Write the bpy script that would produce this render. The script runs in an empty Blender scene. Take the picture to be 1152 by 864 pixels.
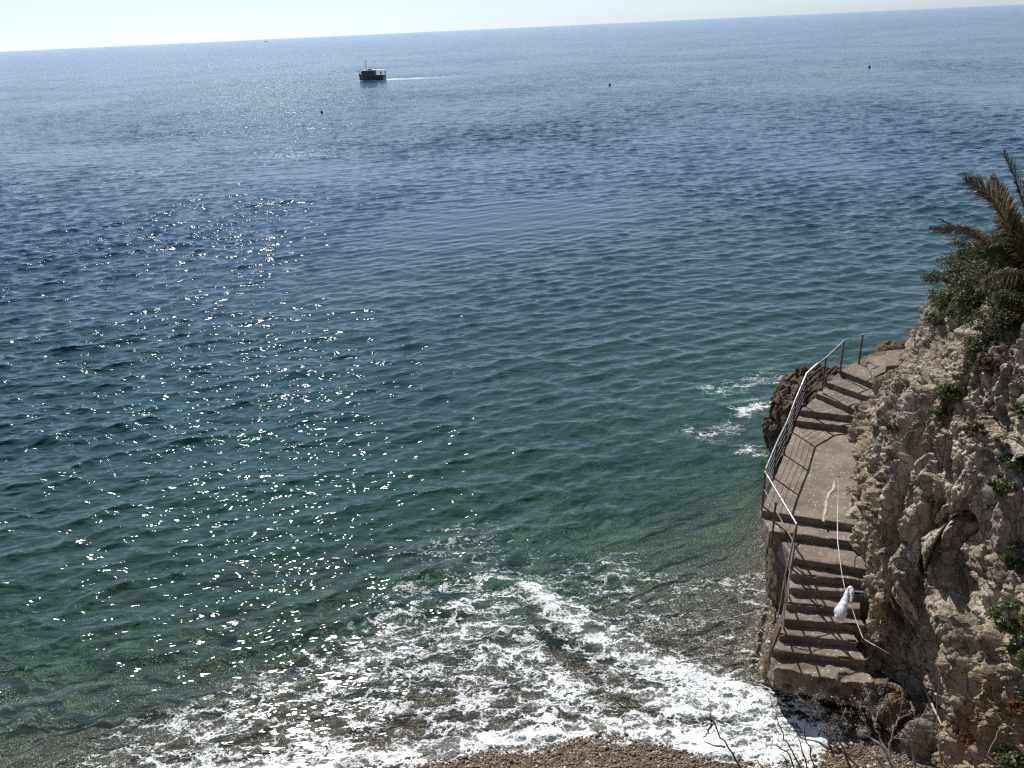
import bpy, bmesh, math, random
import numpy as np
from mathutils import Vector, Matrix
from mathutils.bvhtree import BVHTree

random.seed(7); rng = np.random.default_rng(11)
S = bpy.context.scene
C = S.collection
R = math.radians

# ------------------------------------------------------------------ camera
F_PX, CAM_H = 900.0, 13.4
ROLL = R(2.65)
PITCH = math.atan(401 / F_PX * math.cos(ROLL))
CR = Vector((math.cos(ROLL), -math.sin(ROLL) * math.sin(PITCH), -math.sin(ROLL) * math.cos(PITCH)))
CU = Vector((math.sin(ROLL), math.cos(ROLL) * math.sin(PITCH), math.cos(ROLL) * math.cos(PITCH)))
CB = Vector((0, -math.cos(PITCH), math.sin(PITCH)))
cam_d = bpy.data.cameras.new('camera'); cam = bpy.data.objects.new('camera', cam_d); C.objects.link(cam)
cam_d.sensor_width = 36; cam_d.lens = 36 * F_PX / 1152; cam_d.clip_start = 0.05; cam_d.clip_end = 80000
cam.matrix_world = Matrix(((CR.x, CU.x, CB.x, 0), (CR.y, CU.y, CB.y, 0), (CR.z, CU.z, CB.z, CAM_H), (0, 0, 0, 1)))
S.camera = cam
CAM = Vector((0, 0, CAM_H))

def ray(px, py):
    return (CR * ((px - 576) / F_PX) + CU * (-(py - 432) / F_PX) - CB)
def at(px, py, z):                       # point of the horizontal plane at height z
    d = ray(px, py); return CAM + d * ((z - CAM_H) / d.z)
def aty(px, py, Y):
    d = ray(px, py); return CAM + d * (Y / d.y)

# ------------------------------------------------------------------ numpy noise
def _hash(ix, iy, iz, seed):
    h = (ix.astype(np.uint32) * np.uint32(374761393)) ^ (iy.astype(np.uint32) * np.uint32(668265263)) ^ (iz.astype(np.uint32) * np.uint32(2147483647 - 58)) ^ np.uint32(seed * 1274126177 & 0xffffffff)
    h = (h ^ (h >> np.uint32(13))) * np.uint32(1274126177)
    h = (h ^ (h >> np.uint32(16))) * np.uint32(2246822519)
    h = h ^ (h >> np.uint32(15))
    return h.astype(np.float64) / 4294967295.0
def vnoise(P, seed=0):
    i = np.floor(P).astype(np.int64); f = P - i; f = f * f * f * (f * (f * 6 - 15) + 10)
    out = 0
    for a in (0, 1):
        wx = f[:, 0] if a else 1 - f[:, 0]
        for b in (0, 1):
            wy = f[:, 1] if b else 1 - f[:, 1]
            for c in (0, 1):
                wz = f[:, 2] if c else 1 - f[:, 2]
                out = out + wx * wy * wz * _hash(i[:, 0] + a, i[:, 1] + b, i[:, 2] + c, seed)
    return out * 2 - 1
def fbm(P, octv=4, seed=0, gain=.5):
    o = 0; a = 1
    for k in range(octv):
        o = o + a * vnoise(P * 2 ** k + 13.7 * k, seed + k); a *= gain
    return o
def worley(P, seed=0):
    i = np.floor(P).astype(np.int64); n = len(P)
    f1 = np.full(n, 9.); f2 = np.full(n, 9.); cid = np.zeros(n); G = np.zeros(n)
    for a in (-1, 0, 1):
        for b in (-1, 0, 1):
            for c in (-1, 0, 1):
                x, y, z = i[:, 0] + a, i[:, 1] + b, i[:, 2] + c
                h0, h1, h2 = _hash(x, y, z, seed), _hash(x, y, z, seed + 1), _hash(x, y, z, seed + 2)
                rx, ry, rz = P[:, 0] - x - h0, P[:, 1] - y - h1, P[:, 2] - z - h2
                d = np.sqrt(rx * rx + ry * ry + rz * rz)
                nn = d < f1
                G = np.where(nn, rx * (h1 * 2 - 1) + ry * (h2 * 2 - 1) + rz * (h0 * 2 - 1), G)
                f2 = np.where(nn, f1, np.minimum(f2, d)); cid = np.where(nn, _hash(x, y, z, seed + 3), cid); f1 = np.where(nn, d, f1)
    return f1, f2, cid, G
def rock_disp(P, seed=0, big=1.0, zst=1.0):
    """blocky fractured rock: offset, tilted facets with cracks between them, and rough faces"""
    w = np.stack([fbm(P * .9 + 7, 3, seed), fbm(P * .9 + 37, 3, seed + 9), fbm(P * .9 + 71, 3, seed + 5)], 1) * .22
    Q = P + w
    Q = np.stack([Q[:, 0] + .18 * Q[:, 2], Q[:, 1] * .95 - .12 * Q[:, 2], Q[:, 2]], 1)
    d = 0
    mask = np.clip(.5 + 1.1 * fbm(P * .8 + 5, 2, seed + 21), .12, 1.)
    for i_, (sc, zs, amp, tilt, crk, cw) in enumerate(((.85, .30, .34, .34, .22, .05), (2.1, .8, .15, .22, .11, .06), (4.8, 2.7, .055, .10, .045, .08), (11., 8., .020, .035, .014, .1))):
        f1, f2, cid, G = worley(Q * np.array([sc, sc, zs * zst]), seed + int(sc * 10))
        e = f2 - f1; b = big if i_ < 2 else 1
        m = mask if i_ in (2, 3) else 1.
        d = d + (amp * b * (cid - .5) + tilt * b * G * .9) * np.clip(e / .07, .0, 1) ** .6 * m - crk * b * np.exp(-(e / cw)) * (.4 + .6 * m)
    d = d + .045 * fbm(P * 3.1, 5, seed + 3, .55) + .016 * fbm(P * 14, 3, seed + 4)
    return d

# ------------------------------------------------------------------ mesh helpers
def mesh_np(name, V, Fq, mat, parent=None, smooth=True, sharp=None):
    me = bpy.data.meshes.new(name)
    V = np.ascontiguousarray(V, dtype=np.float32); Fq = np.ascontiguousarray(Fq, dtype=np.int32)
    n, k = Fq.shape
    me.vertices.add(len(V)); me.vertices.foreach_set('co', V.ravel())
    me.loops.add(n * k); me.loops.foreach_set('vertex_index', Fq.ravel())
    me.polygons.add(n); me.polygons.foreach_set('loop_start', np.arange(0, n * k, k, dtype=np.int32))
    me.update(calc_edges=True); me.validate()
    if smooth: me.polygons.foreach_set('use_smooth', np.ones(len(me.polygons), bool))
    if sharp: me.set_sharp_from_angle(angle=R(sharp))
    me.materials.append(mat)
    o = bpy.data.objects.new(name, me); C.objects.link(o)
    if parent: o.parent = parent
    return o
def grid_faces(nr, nc, flip=False):
    a = np.arange(nr - 1)[:, None] * nc + np.arange(nc - 1)[None, :]
    q = np.stack([a, a + 1, a + nc + 1, a + nc], -1).reshape(-1, 4)
    return q[:, ::-1] if flip else q
def obj(name, bm, mat, parent=None, smooth=False, sharp=None):
    me = bpy.data.meshes.new(name); bm.normal_update(); bm.to_mesh(me); bm.free()
    if smooth or sharp:
        for p in me.polygons: p.use_smooth = True
    if sharp: me.set_sharp_from_angle(angle=R(sharp))
    me.materials.append(mat)
    o = bpy.data.objects.new(name, me); C.objects.link(o)
    if parent: o.parent = parent
    return o
def tag(o, label=None, cat=None, group=None, kind=None):
    if label: o['label'] = label
    if cat: o['category'] = cat
    if group: o['group'] = group
    if kind: o['kind'] = kind
    return o
def thing(name, label, cat, loc=(0, 0, 0), group=None):
    o = bpy.data.objects.new(name, None); C.objects.link(o); o.location = loc; o.empty_display_size = .3
    return tag(o, label, cat, group)
def tube(bm, pts, rad, n=8, cap=True):
    """tube through points; rad is a number or list"""
    pts = [Vector(p) for p in pts]
    rs = rad if isinstance(rad, (list, tuple)) else [rad] * len(pts)
    rings = []; up = None
    for i, p in enumerate(pts):
        t = (pts[min(i + 1, len(pts) - 1)] - pts[max(i - 1, 0)]).normalized()
        if up is None:
            up = t.orthogonal().normalized()
        up = (up - t * up.dot(t)); up = up.normalized() if up.length > 1e-6 else t.orthogonal().normalized()
        b = t.cross(up)
        rings.append([bm.verts.new(p + (up * math.cos(2 * math.pi * k / n) + b * math.sin(2 * math.pi * k / n)) * rs[i]) for k in range(n)])
    for i in range(len(rings) - 1):
        for k in range(n):
            bm.faces.new((rings[i][k], rings[i][(k + 1) % n], rings[i + 1][(k + 1) % n], rings[i + 1][k]))
    if cap:
        bm.faces.new(rings[0][::-1]); bm.faces.new(rings[-1])
def box(bm, c, s, rz=0):
    M = Matrix.Translation(Vector(c)) @ Matrix.Rotation(rz, 4, 'Z') @ Matrix.Diagonal((s[0], s[1], s[2], 1))
    return bmesh.ops.create_cube(bm, size=1, matrix=M)['verts']

# ------------------------------------------------------------------ node helpers
class NT:
    def __init__(s, name):
        s.m = bpy.data.materials.new(name); s.m.use_nodes = True; s.t = s.m.node_tree; s.t.nodes.clear()
        s.out = s.t.nodes.new('ShaderNodeOutputMaterial')
    def n(s, typ, props=None, **inp):
        nd = s.t.nodes.new('ShaderNode' + typ)
        for k, v in (props or {}).items(): setattr(nd, k, v)
        for k, v in inp.items():
            key = int(k[1:]) if k[0] == '_' and k[1:].isdigit() else k.replace('_', ' ')
            s.set(nd.inputs[key], v)
        return nd
    def set(s, sock, v):
        if isinstance(v, bpy.types.NodeSocket): s.t.links.new(v, sock)
        elif isinstance(v, bpy.types.Node): s.t.links.new(v.outputs[0], sock)
        elif isinstance(v, (tuple, list)) and sock.type == 'RGBA' and len(v) == 3: sock.default_value = (*v, 1)
        else: sock.default_value = v
    def math(s, op, a, b=0.0, c=None, clamp=False):
        kw = {'_0': a, '_1': b}
        if c is not None: kw['_2'] = c
        return s.n('Math', {'operation': op, 'use_clamp': clamp}, **kw).outputs[0]
    def ramp(s, v, lo, hi, a=0.0, b=1.0, smooth=True):
        return s.n('MapRange', {'interpolation_type': 'SMOOTHSTEP' if smooth else 'LINEAR'}, Value=v, From_Min=lo, From_Max=hi, To_Min=a, To_Max=b).outputs[0]
    def mix(s, f, a, b, blend='MIX'):
        nd = s.t.nodes.new('ShaderNodeMix'); nd.data_type = 'RGBA'; nd.blend_type = blend
        s.set(nd.inputs[0], f); s.set(nd.inputs[6], a); s.set(nd.inputs[7], b); return nd.outputs[2]
    def noise(s, vec, scale, detail=4, rough=.5, dist=0., out='Fac'):
        return s.n('TexNoise', None, Vector=vec, Scale=scale, Detail=detail, Roughness=rough, Distortion=dist).outputs[out]
    def vor(s, vec, scale, feature='F1', out='Distance', rnd=1.):
        return s.n('TexVoronoi', {'feature': feature}, Vector=vec, Scale=scale, Randomness=rnd).outputs[out]
    def pos(s): return s.n('NewGeometry').outputs['Position']
    def attr(s, name): return s.n('Attribute', {'attribute_name': name}).outputs['Fac']
    def map(s, vec, loc=(0, 0, 0), rot=(0, 0, 0), sc=(1, 1, 1)):
        return s.n('Mapping', None, Vector=vec, Location=loc, Rotation=rot, Scale=sc).outputs[0]
    def bump(s, h, dist, strength=1., normal=None):
        kw = dict(Height=h, Distance=dist, Strength=strength)
        if normal is not None: kw['Normal'] = normal
        return s.n('Bump', None, **kw).outputs[0]
    def bsdf(s, col, rough=.8, normal=None, metal=0., spec=.5, **kw):
        if normal is not None: kw['Normal'] = normal
        return s.n('BsdfPrincipled', None, Base_Color=col, Roughness=rough, Metallic=metal, Specular_IOR_Level=spec, **kw).outputs[0]
    def done(s, sh):
        s.set(s.out.inputs['Surface'], sh); return s.m

def simple_mat(name, col, rough=.7, metal=0., var=.25, scale=6., bumpd=.004, dark=None):
    t = NT(name); p = t.pos()
    nz = t.noise(p, scale, 5, .6)
    c2 = dark or tuple(x * (1 - var) for x in col)
    c = t.mix(t.ramp(nz, .35, .65), col, c2)
    return t.done(t.bsdf(c, rough, t.bump(t.noise(p, scale * 6, 4, .6), bumpd), metal))

def rock_mat(name, base, dark, pale, ochre, ochre_amt=1.0, wetz=None):
    t = NT(name); p = t.pos()
    ps = t.map(p, sc=(1, 1, .45))
    n1 = t.noise(ps, .55, 5, .55); n2 = t.noise(ps, 2.3, 6, .62, .4); n3 = t.noise(p, 13, 6, .7)
    c = t.mix(t.ramp(n2, .35, .66), dark, base)
    c = t.mix(t.math('MULTIPLY', t.ramp(n3, .5, .72), .75), c, pale)
    # ochre patches: stronger low on the wall
    z = t.n('SeparateXYZ', None, Vector=p).outputs['Z']
    low = t.ramp(z, 2.0, 5.6, 1.0, .12)
    c = t.mix(t.math('MULTIPLY', t.math('MULTIPLY', t.ramp(n1, .43, .62), low), ochre_amt), c, ochre)
    # dark stain veins and pits
    v = t.vor(t.map(p, sc=(1, 1, .7)), 9, 'F1')
    c = t.mix(t.math('MULTIPLY', t.ramp(t.noise(ps, 5.5, 4, .7), .56, .7), .55), c, dark)
    c = t.mix(t.ramp(v, .0, .14, .35, 0.), c, dark)
    st = t.ramp(t.noise(t.map(p, sc=(3.2, 3.2, .35)), 2.2, 4, .6), .52, .72)
    c = t.mix(t.math('MULTIPLY', st, .45), c, tuple(x * .55 for x in base))
    # fissure lines coloured darker, mostly upright
    wv_ = t.n('VectorMath', {'operation': 'SCALE'}, _0=t.n('VectorMath', {'operation': 'SUBTRACT'}, _0=t.noise(p, 2.2, 4, .65, 0, 'Color'), _1=(.5, .5, .5)).outputs[0], Scale=.42).outputs[0]
    pw = t.n('VectorMath', {'operation': 'ADD'}, _0=t.map(p, sc=(1, 1, .42)), _1=wv_).outputs[0]
    k1 = t.ramp(t.vor(pw, 1.9, 'DISTANCE_TO_EDGE'), .004, .035, 1, 0)
    k2 = t.ramp(t.vor(pw, 5.2, 'DISTANCE_TO_EDGE'), .006, .05, 1, 0)
    km = t.ramp(t.noise(p, 1.7, 3, .6), .42, .58)
    crk = t.math('MAXIMUM', k1, t.math('MULTIPLY', k2, km))
    c = t.mix(t.math('MULTIPLY', crk, .62), c, tuple(x * .45 for x in dark))
    # yellow-grey lichen specks
    c = t.mix(t.math('MULTIPLY', t.ramp(t.noise(p, 32, 3, .6), .62, .7), .5), c, tuple(min(1, x * 1.2) for x in pale))
    if wetz is not None:
        wz = t.math('ADD', z, t.math('MULTIPLY', t.math('SUBTRACT', n2, .5), -.9))
        wf = t.ramp(wz, wetz - .25, wetz + .25, 1., 0.)
        c = t.mix(t.math('MULTIPLY', wf, .75), c, (.035, .028, .018))
        rough = t.ramp(wf, 0, 1, .88, .4)
    else: rough = .9
    h = t.math('ADD', t.math('MULTIPLY', t.noise(p, 9, 8, .68), 1.), t.math('MULTIPLY', t.noise(p, 45, 4, .6), .25))
    cr = t.ramp(t.vor(t.n('VectorMath', {'operation': 'ADD'}, _0=t.map(p, sc=(1, 1, .6)), _1=t.noise(p, 3, 3, .6, 0, 'Color')).outputs[0], 4.5, 'DISTANCE_TO_EDGE'), 0, .045)
    h = t.math('SUBTRACT', h, t.math('MULTIPLY', crk, .45))
    return t.done(t.bsdf(c, rough, t.bump(h, .07, .95), 0., .3))

M = {}
M['cliff'] = rock_mat('cliff_rock', (.48, .42, .335), (.20, .162, .12), (.62, .58, .50), (.33, .205, .105), .55, wetz=.25)
M['darkrock'] = rock_mat('dark_sea_rock', (.15, .105, .075), (.055, .04, .03), (.19, .145, .11), (.13, .08, .04), .4, wetz=.7)
M['wetbase'] = rock_mat('wet_mossy_rock', (.18, .135, .08), (.07, .055, .035), (.30, .25, .17), (.14, .10, .045), .7, wetz=.35)

def concrete():
    t = NT('worn_concrete'); p = t.pos()
    n = t.noise(p, 1.3, 6, .6); n2 = t.noise(p, 14, 5, .7)
    c = t.mix(t.ramp(n, .35, .65), (.14, .114, .092), (.215, .178, .146))
    c = t.mix(t.math('MULTIPLY', t.ramp(n2, .45, .7), .6), c, (.125, .10, .08))
    st = t.ramp(t.noise(t.map(p, sc=(1.2, 1.2, 3.)), 2.6, 5, .7), .5, .68)
    c = t.mix(t.math('MULTIPLY', st, .55), c, (.11, .088, .068))
    # exposed light aggregate
    v = t.n('TexVoronoi', {'feature': 'F1'}, Vector=p, Scale=11, Randomness=1.)
    sel = t.math('GREATER_THAN', t.n('SeparateColor', None, Color=v.outputs['Color']).outputs[0], .55)
    f = t.math('MULTIPLY', t.ramp(v.outputs['Distance'], .16, .28, 1, 0), sel)
    c = t.mix(t.math('MULTIPLY', f, .8), c, (.48, .44, .38))
    v2 = t.vor(p, 26); c = t.mix(t.ramp(v2, .12, .22, .5, 0), c, (.10, .08, .065))
    h = t.math('ADD', t.noise(p, 22, 6, .65), t.math('MULTIPLY', t.noise(p, 4, 3, .5), 1.2))
    return t.done(t.bsdf(c, .88, t.bump(h, .018), 0, .3))
M['concrete'] = concrete()
M['lime'] = simple_mat('pale_lime_crust', (.44, .375, .28), .85, 0, .3, 9, .012)
def steel(name, col, metal, rough, rust):
    t = NT(name); p = t.pos()
    f = t.ramp(t.noise(p, 5.5, 5, .65), .62 - .35 * rust, .75 - .25 * rust)
    c = t.mix(f, col, (.10, .055, .035))
    return t.done(t.bsdf(c, t.ramp(f, 0, 1, rough, .85), t.bump(t.noise(p, 60, 3), .0015), t.ramp(f, 0, 1, metal, 0.)))
M['rail'] = steel('bright_rail_metal', (.45, .45, .47), .85, .38, .35)
M['post'] = steel('rusty_post_metal', (.14, .12, .105), .3, .6, .75)
M['wire'] = steel('rail_wire', (.45, .43, .42), .8, .4, .3)
M['rope'] = simple_mat('white_rope', (.72, .71, .69), .8, 0, .2, 20, .002)

# pebble ground
def ground_mat():
    t = NT('pebble_ground'); p = t.pos()
    z = t.n('SeparateXYZ', None, Vector=p).outputs['Z']
    warp = t.n('VectorMath', {'operation': 'ADD'}, _0=p, _1=t.n('VectorMath', {'operation': 'SCALE'}, _0=t.noise(p, 3, 2, .5, 0, 'Color'), Scale=.15).outputs[0]).outputs[0]
    v1 = t.n('TexVoronoi', {'feature': 'F1'}, Vector=warp, Scale=17.)
    v2 = t.n('TexVoronoi', {'feature': 'F1'}, Vector=warp, Scale=6.)
    rr = t.n('SeparateColor', None, Color=v1.outputs['Color']).outputs
    c = t.mix(t.ramp(rr[0], 0, 1, smooth=False), (.085, .058, .040), (.215, .158, .115))
    c = t.mix(t.math('GREATER_THAN', rr[1], .88), c, (.42, .37, .31))
    c = t.mix(t.math('LESS_THAN', rr[2], .15), c, (.05, .038, .03))
    big = t.ramp(t.noise(p, .8, 4, .6), .4, .65)
    c = t.mix(t.math('MULTIPLY', big, .35), c, (.075, .06, .042))
    c = t.mix(t.ramp(t.noise(p, 5.5, 5, .75), .42, .62, 0, .6), c, (.055, .045, .032))
    # under water: rocks and boulders with algae, pale sand gaps
    pr = t.math('MULTIPLY', t.n('SeparateColor', None, Color=v2.outputs['Color']).outputs[0], 1.)
    deep = t.ramp(z, -.6, -1.9)
    vb = t.n('TexVoronoi', {'feature': 'F1'}, Vector=t.n('VectorMath', {'operation': 'ADD'}, _0=p, _1=t.n('VectorMath', {'operation': 'SCALE'}, _0=t.noise(p, 1.1, 3, .6, 0, 'Color'), Scale=.9).outputs[0]).outputs[0], Scale=1.15)
    rb = t.n('SeparateColor', None, Color=vb.outputs['Color']).outputs[0]
    cb = t.mix(rb, (.045, .07, .035), (.34, .40, .24))
    cb = t.mix(t.ramp(vb.outputs['Distance'], .45, .85), cb, (.05, .06, .045))
    cb = t.mix(t.math('MULTIPLY', t.ramp(t.noise(p, 1.9, 5, .72), .53, .64), .85), cb, (.55, .62, .34))
    cb = t.mix(t.ramp(t.noise(p, .22, 4, .6), .42, .6, .1, .75), cb, (.035, .05, .035))
    c = t.mix(t.math('MULTIPLY', deep, .85), c, cb)
    # wet band just over the waterline
    wet = t.ramp(t.math('ADD', z, t.math('MULTIPLY', t.noise(p, 1.5, 3, .6), .05)), .03, .12, 1., 0.)
    c = t.mix(t.math('MULTIPLY', wet, .45), c, (.045, .033, .025))
    c = t.mix(t.ramp(z, -.02, -.12, 0, 1), c, t.mix(1., c, (.72, .72, .66), 'MULTIPLY'))
    h = t.math('SUBTRACT', 1., v1.outputs['Distance'])
    h2 = t.math('ADD', h, t.math('MULTIPLY', t.noise(p, 2., 4, .6), 1.4))
    return t.done(t.bsdf(c, t.ramp(wet, 0, 1, .8, .35), t.bump(h2, .04, .9), 0, .35))
M['ground'] = ground_mat()

# ------------------------------------------------------------------ shoreline and ground
shore_px = [(-60, 960), (140, 915), (330, 882), (420, 858), (490, 849), (560, 842), (625, 837), (680, 826), (705, 831), (750, 843), (800, 851), (860, 861), (905, 856), (932, 842), (943, 822), (938, 800), (915, 780), (888, 766)]
shore = [at(x, y, 0).to_2d() for x, y in shore_px]
shore = [Vector((-60, 9.0)), Vector((-25, 10.2))] + shore
shore += [Vector((5.2, 13.6)), Vector((5.6, 14.6)), Vector((6.2, 16.0)), Vector((7.2, 18.5)), Vector((8.2, 21.)), Vector((10, 24.)), Vector((13, 26.5)), Vector((20, 29)), Vector((60, 36)), Vector((400, 60))]
def seg_dist(X, Y, pts):
    """distance to polyline, and sign (left of travel = +)"""
    best = np.full(X.shape, 1e9); sg = np.zeros(X.shape); par = np.zeros(X.shape); L = 0
    for a, b in zip(pts[:-1], pts[1:]):
        dx, dy = b.x - a.x, b.y - a.y; l2 = dx * dx + dy * dy
        tt = np.clip(((X - a.x) * dx + (Y - a.y) * dy) / l2, 0, 1)
        qx, qy = X - a.x - tt * dx, Y - a.y - tt * dy
        d = np.hypot(qx, qy); cr = dx * (Y - a.y) - dy * (X - a.x)
        m = d < best - 1e-9
        best = np.where(m, d, best); sg = np.where(m, np.sign(cr), sg); par = np.where(m, L + tt * math.sqrt(l2), par)
        L += math.sqrt(l2)
    return best, sg, par
poly = [(p.x, p.y) for p in shore] + [(400, -400), (-60, -400)]
def inside(X, Y):
    r = np.zeros(X.shape, bool); n = len(poly)
    for i in range(n):
        x1, y1 = poly[i]; x2, y2 = poly[(i + 1) % n]
        if y1 == y2: continue
        c = ((y1 > Y) != (y2 > Y)) & (X < (x2 - x1) * (Y - y1) / (y2 - y1) + x1)
        r ^= c
    return r
def ground_z(X, Y):
    d, _, _ = seg_dist(X, Y, shore); ins = inside(X, Y)
    P = np.stack([X, Y, X * 0], 1)
    land = np.minimum(d * .11, .35 + d * .05)
    lf_ = np.interp(X, [-9, -5, 1, 5], [3.2, 1.9, 1.1, 1.15])
    sea = -(.10 * np.minimum(d, 3) * lf_ + .17 * np.clip(d - 3, 0, 18) + .17 * np.clip(d - 21, 0, 50))
    sea = sea - .17 * np.clip(Y - 14.2, 0, 14) * np.clip(d / 1.4, 0, 1)
    sea = np.maximum(sea, -11)
    z = np.where(ins, land, sea)
    near = np.clip(1 - d / 60, 0, 1)
    bould = np.clip((fbm(P * .75, 3, 31)), 0, 1) * .55 + .16 * fbm(P * 2.3, 2, 33)
    z = z + np.where(ins, fbm(P * .8, 3, 5) * .03 * np.clip(d, 0, 1), near * bould * np.clip((d - 1.5) / 5, 0, 1))
    return z
def graded(lo, hi, step, far):
    a = list(np.arange(lo, hi + step / 2, step)); s = step; x = a[-1]
    while x < far: s *= 1.35; x += s; a.append(x)
    s = step; x = a[0]; b = []
    while x > -far: s *= 1.35; x -= s; b.append(x)
    return np.array(b[::-1] + a)
gx = graded(-24, 22, .13, 32000); gy = graded(7, 48, .13, 32000)
GX, GY = np.meshgrid(gx, gy); gxx, gyy = GX.ravel(), GY.ravel()
gzz = ground_z(gxx, gyy)
ground = mesh_np('ground', np.stack([gxx, gyy, gzz], 1), grid_faces(len(gy), len(gx)), M['ground'])
tag(ground, 'brown pebble beach running down under the clear water', kind='structure')

# ------------------------------------------------------------------ water
ang = np.concatenate([np.linspace(-110, -50, 26)[:-1], np.linspace(-50, 50, 830), np.linspace(50, 110, 26)[1:]])
rad = [7.5]
while rad[-1] < 32000:
    r_ = rad[-1]; rad.append(r_ * (1.0034 if r_ < 150 else 1.005 if r_ < 500 else 1.03))
rad = np.array(rad)
AA, RR = np.meshgrid(np.radians(ang), rad); AA = AA.ravel(); RR = RR.ravel()
WX = RR * np.sin(AA); WY = RR * np.cos(AA)
sd, _, _ = seg_dist(WX, WY, shore); ins = inside(WX, WY)
depth = np.where(RR < 300, -ground_z(WX, WY), 11.)
DX = np.zeros_like(WX); DY = np.zeros_like(WX); WZ = np.zeros_like(WX)
shoal = np.clip(sd / 7, .12, 1); shoal[ins] = .1
res = np.maximum(RR * .0034, RR * math.radians(.12)); res = np.where(RR > 150, RR * .005, res); res = np.where(RR > 500, RR * .03, res)
P2 = np.stack([WX, WY, WX * 0], 1)
gust = .75 + .45 * fbm(P2 * .035, 3, 77)
wr = np.random.default_rng(5)
lams = np.exp(wr.uniform(math.log(.33), math.log(6.), 92))
for q_, lam in enumerate(lams):
    k = 2 * math.pi / lam
    if q_ % 3: th = R(-73 + wr.normal(0, 13 if lam > 1.5 else 20))      # main train, long crests
    else: th = R(-112 + wr.normal(0, 16 if lam > 1.5 else 30))           # crossing train
    amp = (.0088 if lam < 1.1 else .0068) * lam * (1 if lam < 1.6 else (1.6 / lam) ** 1.35)
    ph = wr.uniform(0, 6.28)
    cx, cy = math.cos(th), math.sin(th)
    arg = k * (WX * cx + WY * cy) + ph
    att = np.clip(lam / res / 2 - .5, 0, 1) * amp * shoal * gust
    WZ += att * np.cos(arg); sn = att * np.sin(arg) * 1.1
    DX -= cx * sn; DY -= cy * sn
# swash: a low broken crest running up the beach
crest_px = [(470, 640), (540, 650), (600, 665), (660, 708), (740, 745), (830, 770), (900, 790)]
crest = [at(x, y, 0).to_2d() for x, y in crest_px]
cd, _, _ = seg_dist(WX, WY, crest)
WZ += .09 * np.exp(-(cd / .28) ** 2) * (1 + .5 * vnoise(P2 * 2.5, 4))
WZ += .05 * np.exp(-((sd - .18) / .12) ** 2) * (RR < 40) * (.6 + .5 * vnoise(P2 * 3., 6))
# foam thickness next to the waterline
def soft_poly(px, soft):
    global poly
    pts = [at(x, y, 0).to_2d() for x, y in px]
    d, _, _ = seg_dist(WX, WY, pts + [pts[0]])
    sv = poly; poly = [(p.x, p.y) for p in pts]; i = inside(WX, WY); poly = sv
    s = np.where(i, d, -d)
    return np.clip(s / soft + .5, 0, 1)
def line(px, w):
    pts = [at(x, y, 0).to_2d() for x, y in px]
    d, _, _ = seg_dist(WX, WY, pts); return np.exp(-(d / w) ** 2)
near = RR < 70
foam = np.zeros_like(WX)
lf = fbm(P2 * .9, 3, 55)
foam = np.maximum(foam, .405 * soft_poly([(30, 890), (160, 812), (300, 755), (400, 720), (480, 660), (560, 635), (640, 660), (720, 705), (800, 745), (900, 765), (960, 815), (920, 880), (680, 870), (420, 900)], .9))
foam = np.maximum(foam, .19 * soft_poly([(330, 760), (420, 680), (480, 600), (560, 590), (640, 640), (720, 690), (700, 730), (500, 760)], 1.2))
foam = np.maximum(foam, .49 * soft_poly([(560, 735), (640, 665), (720, 710), (800, 750), (900, 765), (960, 815), (900, 880), (680, 840), (600, 850)], .6))
foam = np.maximum(foam, .74 * soft_poly([(740, 770), (800, 765), (900, 775), (955, 815), (920, 870), (800, 862), (700, 840), (690, 800)], .6))
foam = np.maximum(foam, .80 * line([(120, 880), (330, 868), (420, 855), (560, 836), (640, 826), (690, 818), (760, 835), (860, 852), (915, 845), (935, 815)], .42))
foam = np.maximum(foam, .80 * line([(596, 662), (655, 712), (740, 752), (830, 778), (900, 798)], .42))
foam = np.maximum(foam, .66 * line([(640, 752), (700, 790), (760, 815)], .45))
foam = foam - .45 * line([(596, 690), (620, 725), (660, 765), (705, 795)], .22)
foam = foam - .40 * line([(840, 765), (880, 790), (915, 812)], .14)
foam = foam - .3 * line([(700, 790), (760, 812), (820, 812)], .12)
foam = np.maximum(foam, .20 * soft_poly([(600, 640), (700, 620), (800, 640), (872, 640), (880, 720), (860, 760), (760, 740), (680, 700)], 1.))
foam = np.maximum(foam, .36 * line([(760, 665), (830, 655), (870, 650)], .35))
foam = np.maximum(foam, .34 * line([(700, 640), (710, 680), (740, 700)], .3))
foam = np.maximum(foam, .56 * line([(836, 464), (848, 458), (868, 452)], .42))
foam = np.maximum(foam, .42 * line([(835, 505), (850, 508)], .35))
foam = np.maximum(foam, .30 * line([(775, 484), (800, 490), (825, 478)], .45))
foam = np.maximum(foam, .30 * line([(800, 440), (870, 425)], .7))
foam = np.where(near, foam + .10 * lf * (foam > .05), 0)
foam = foam * np.where(near, 1., 0)
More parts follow.
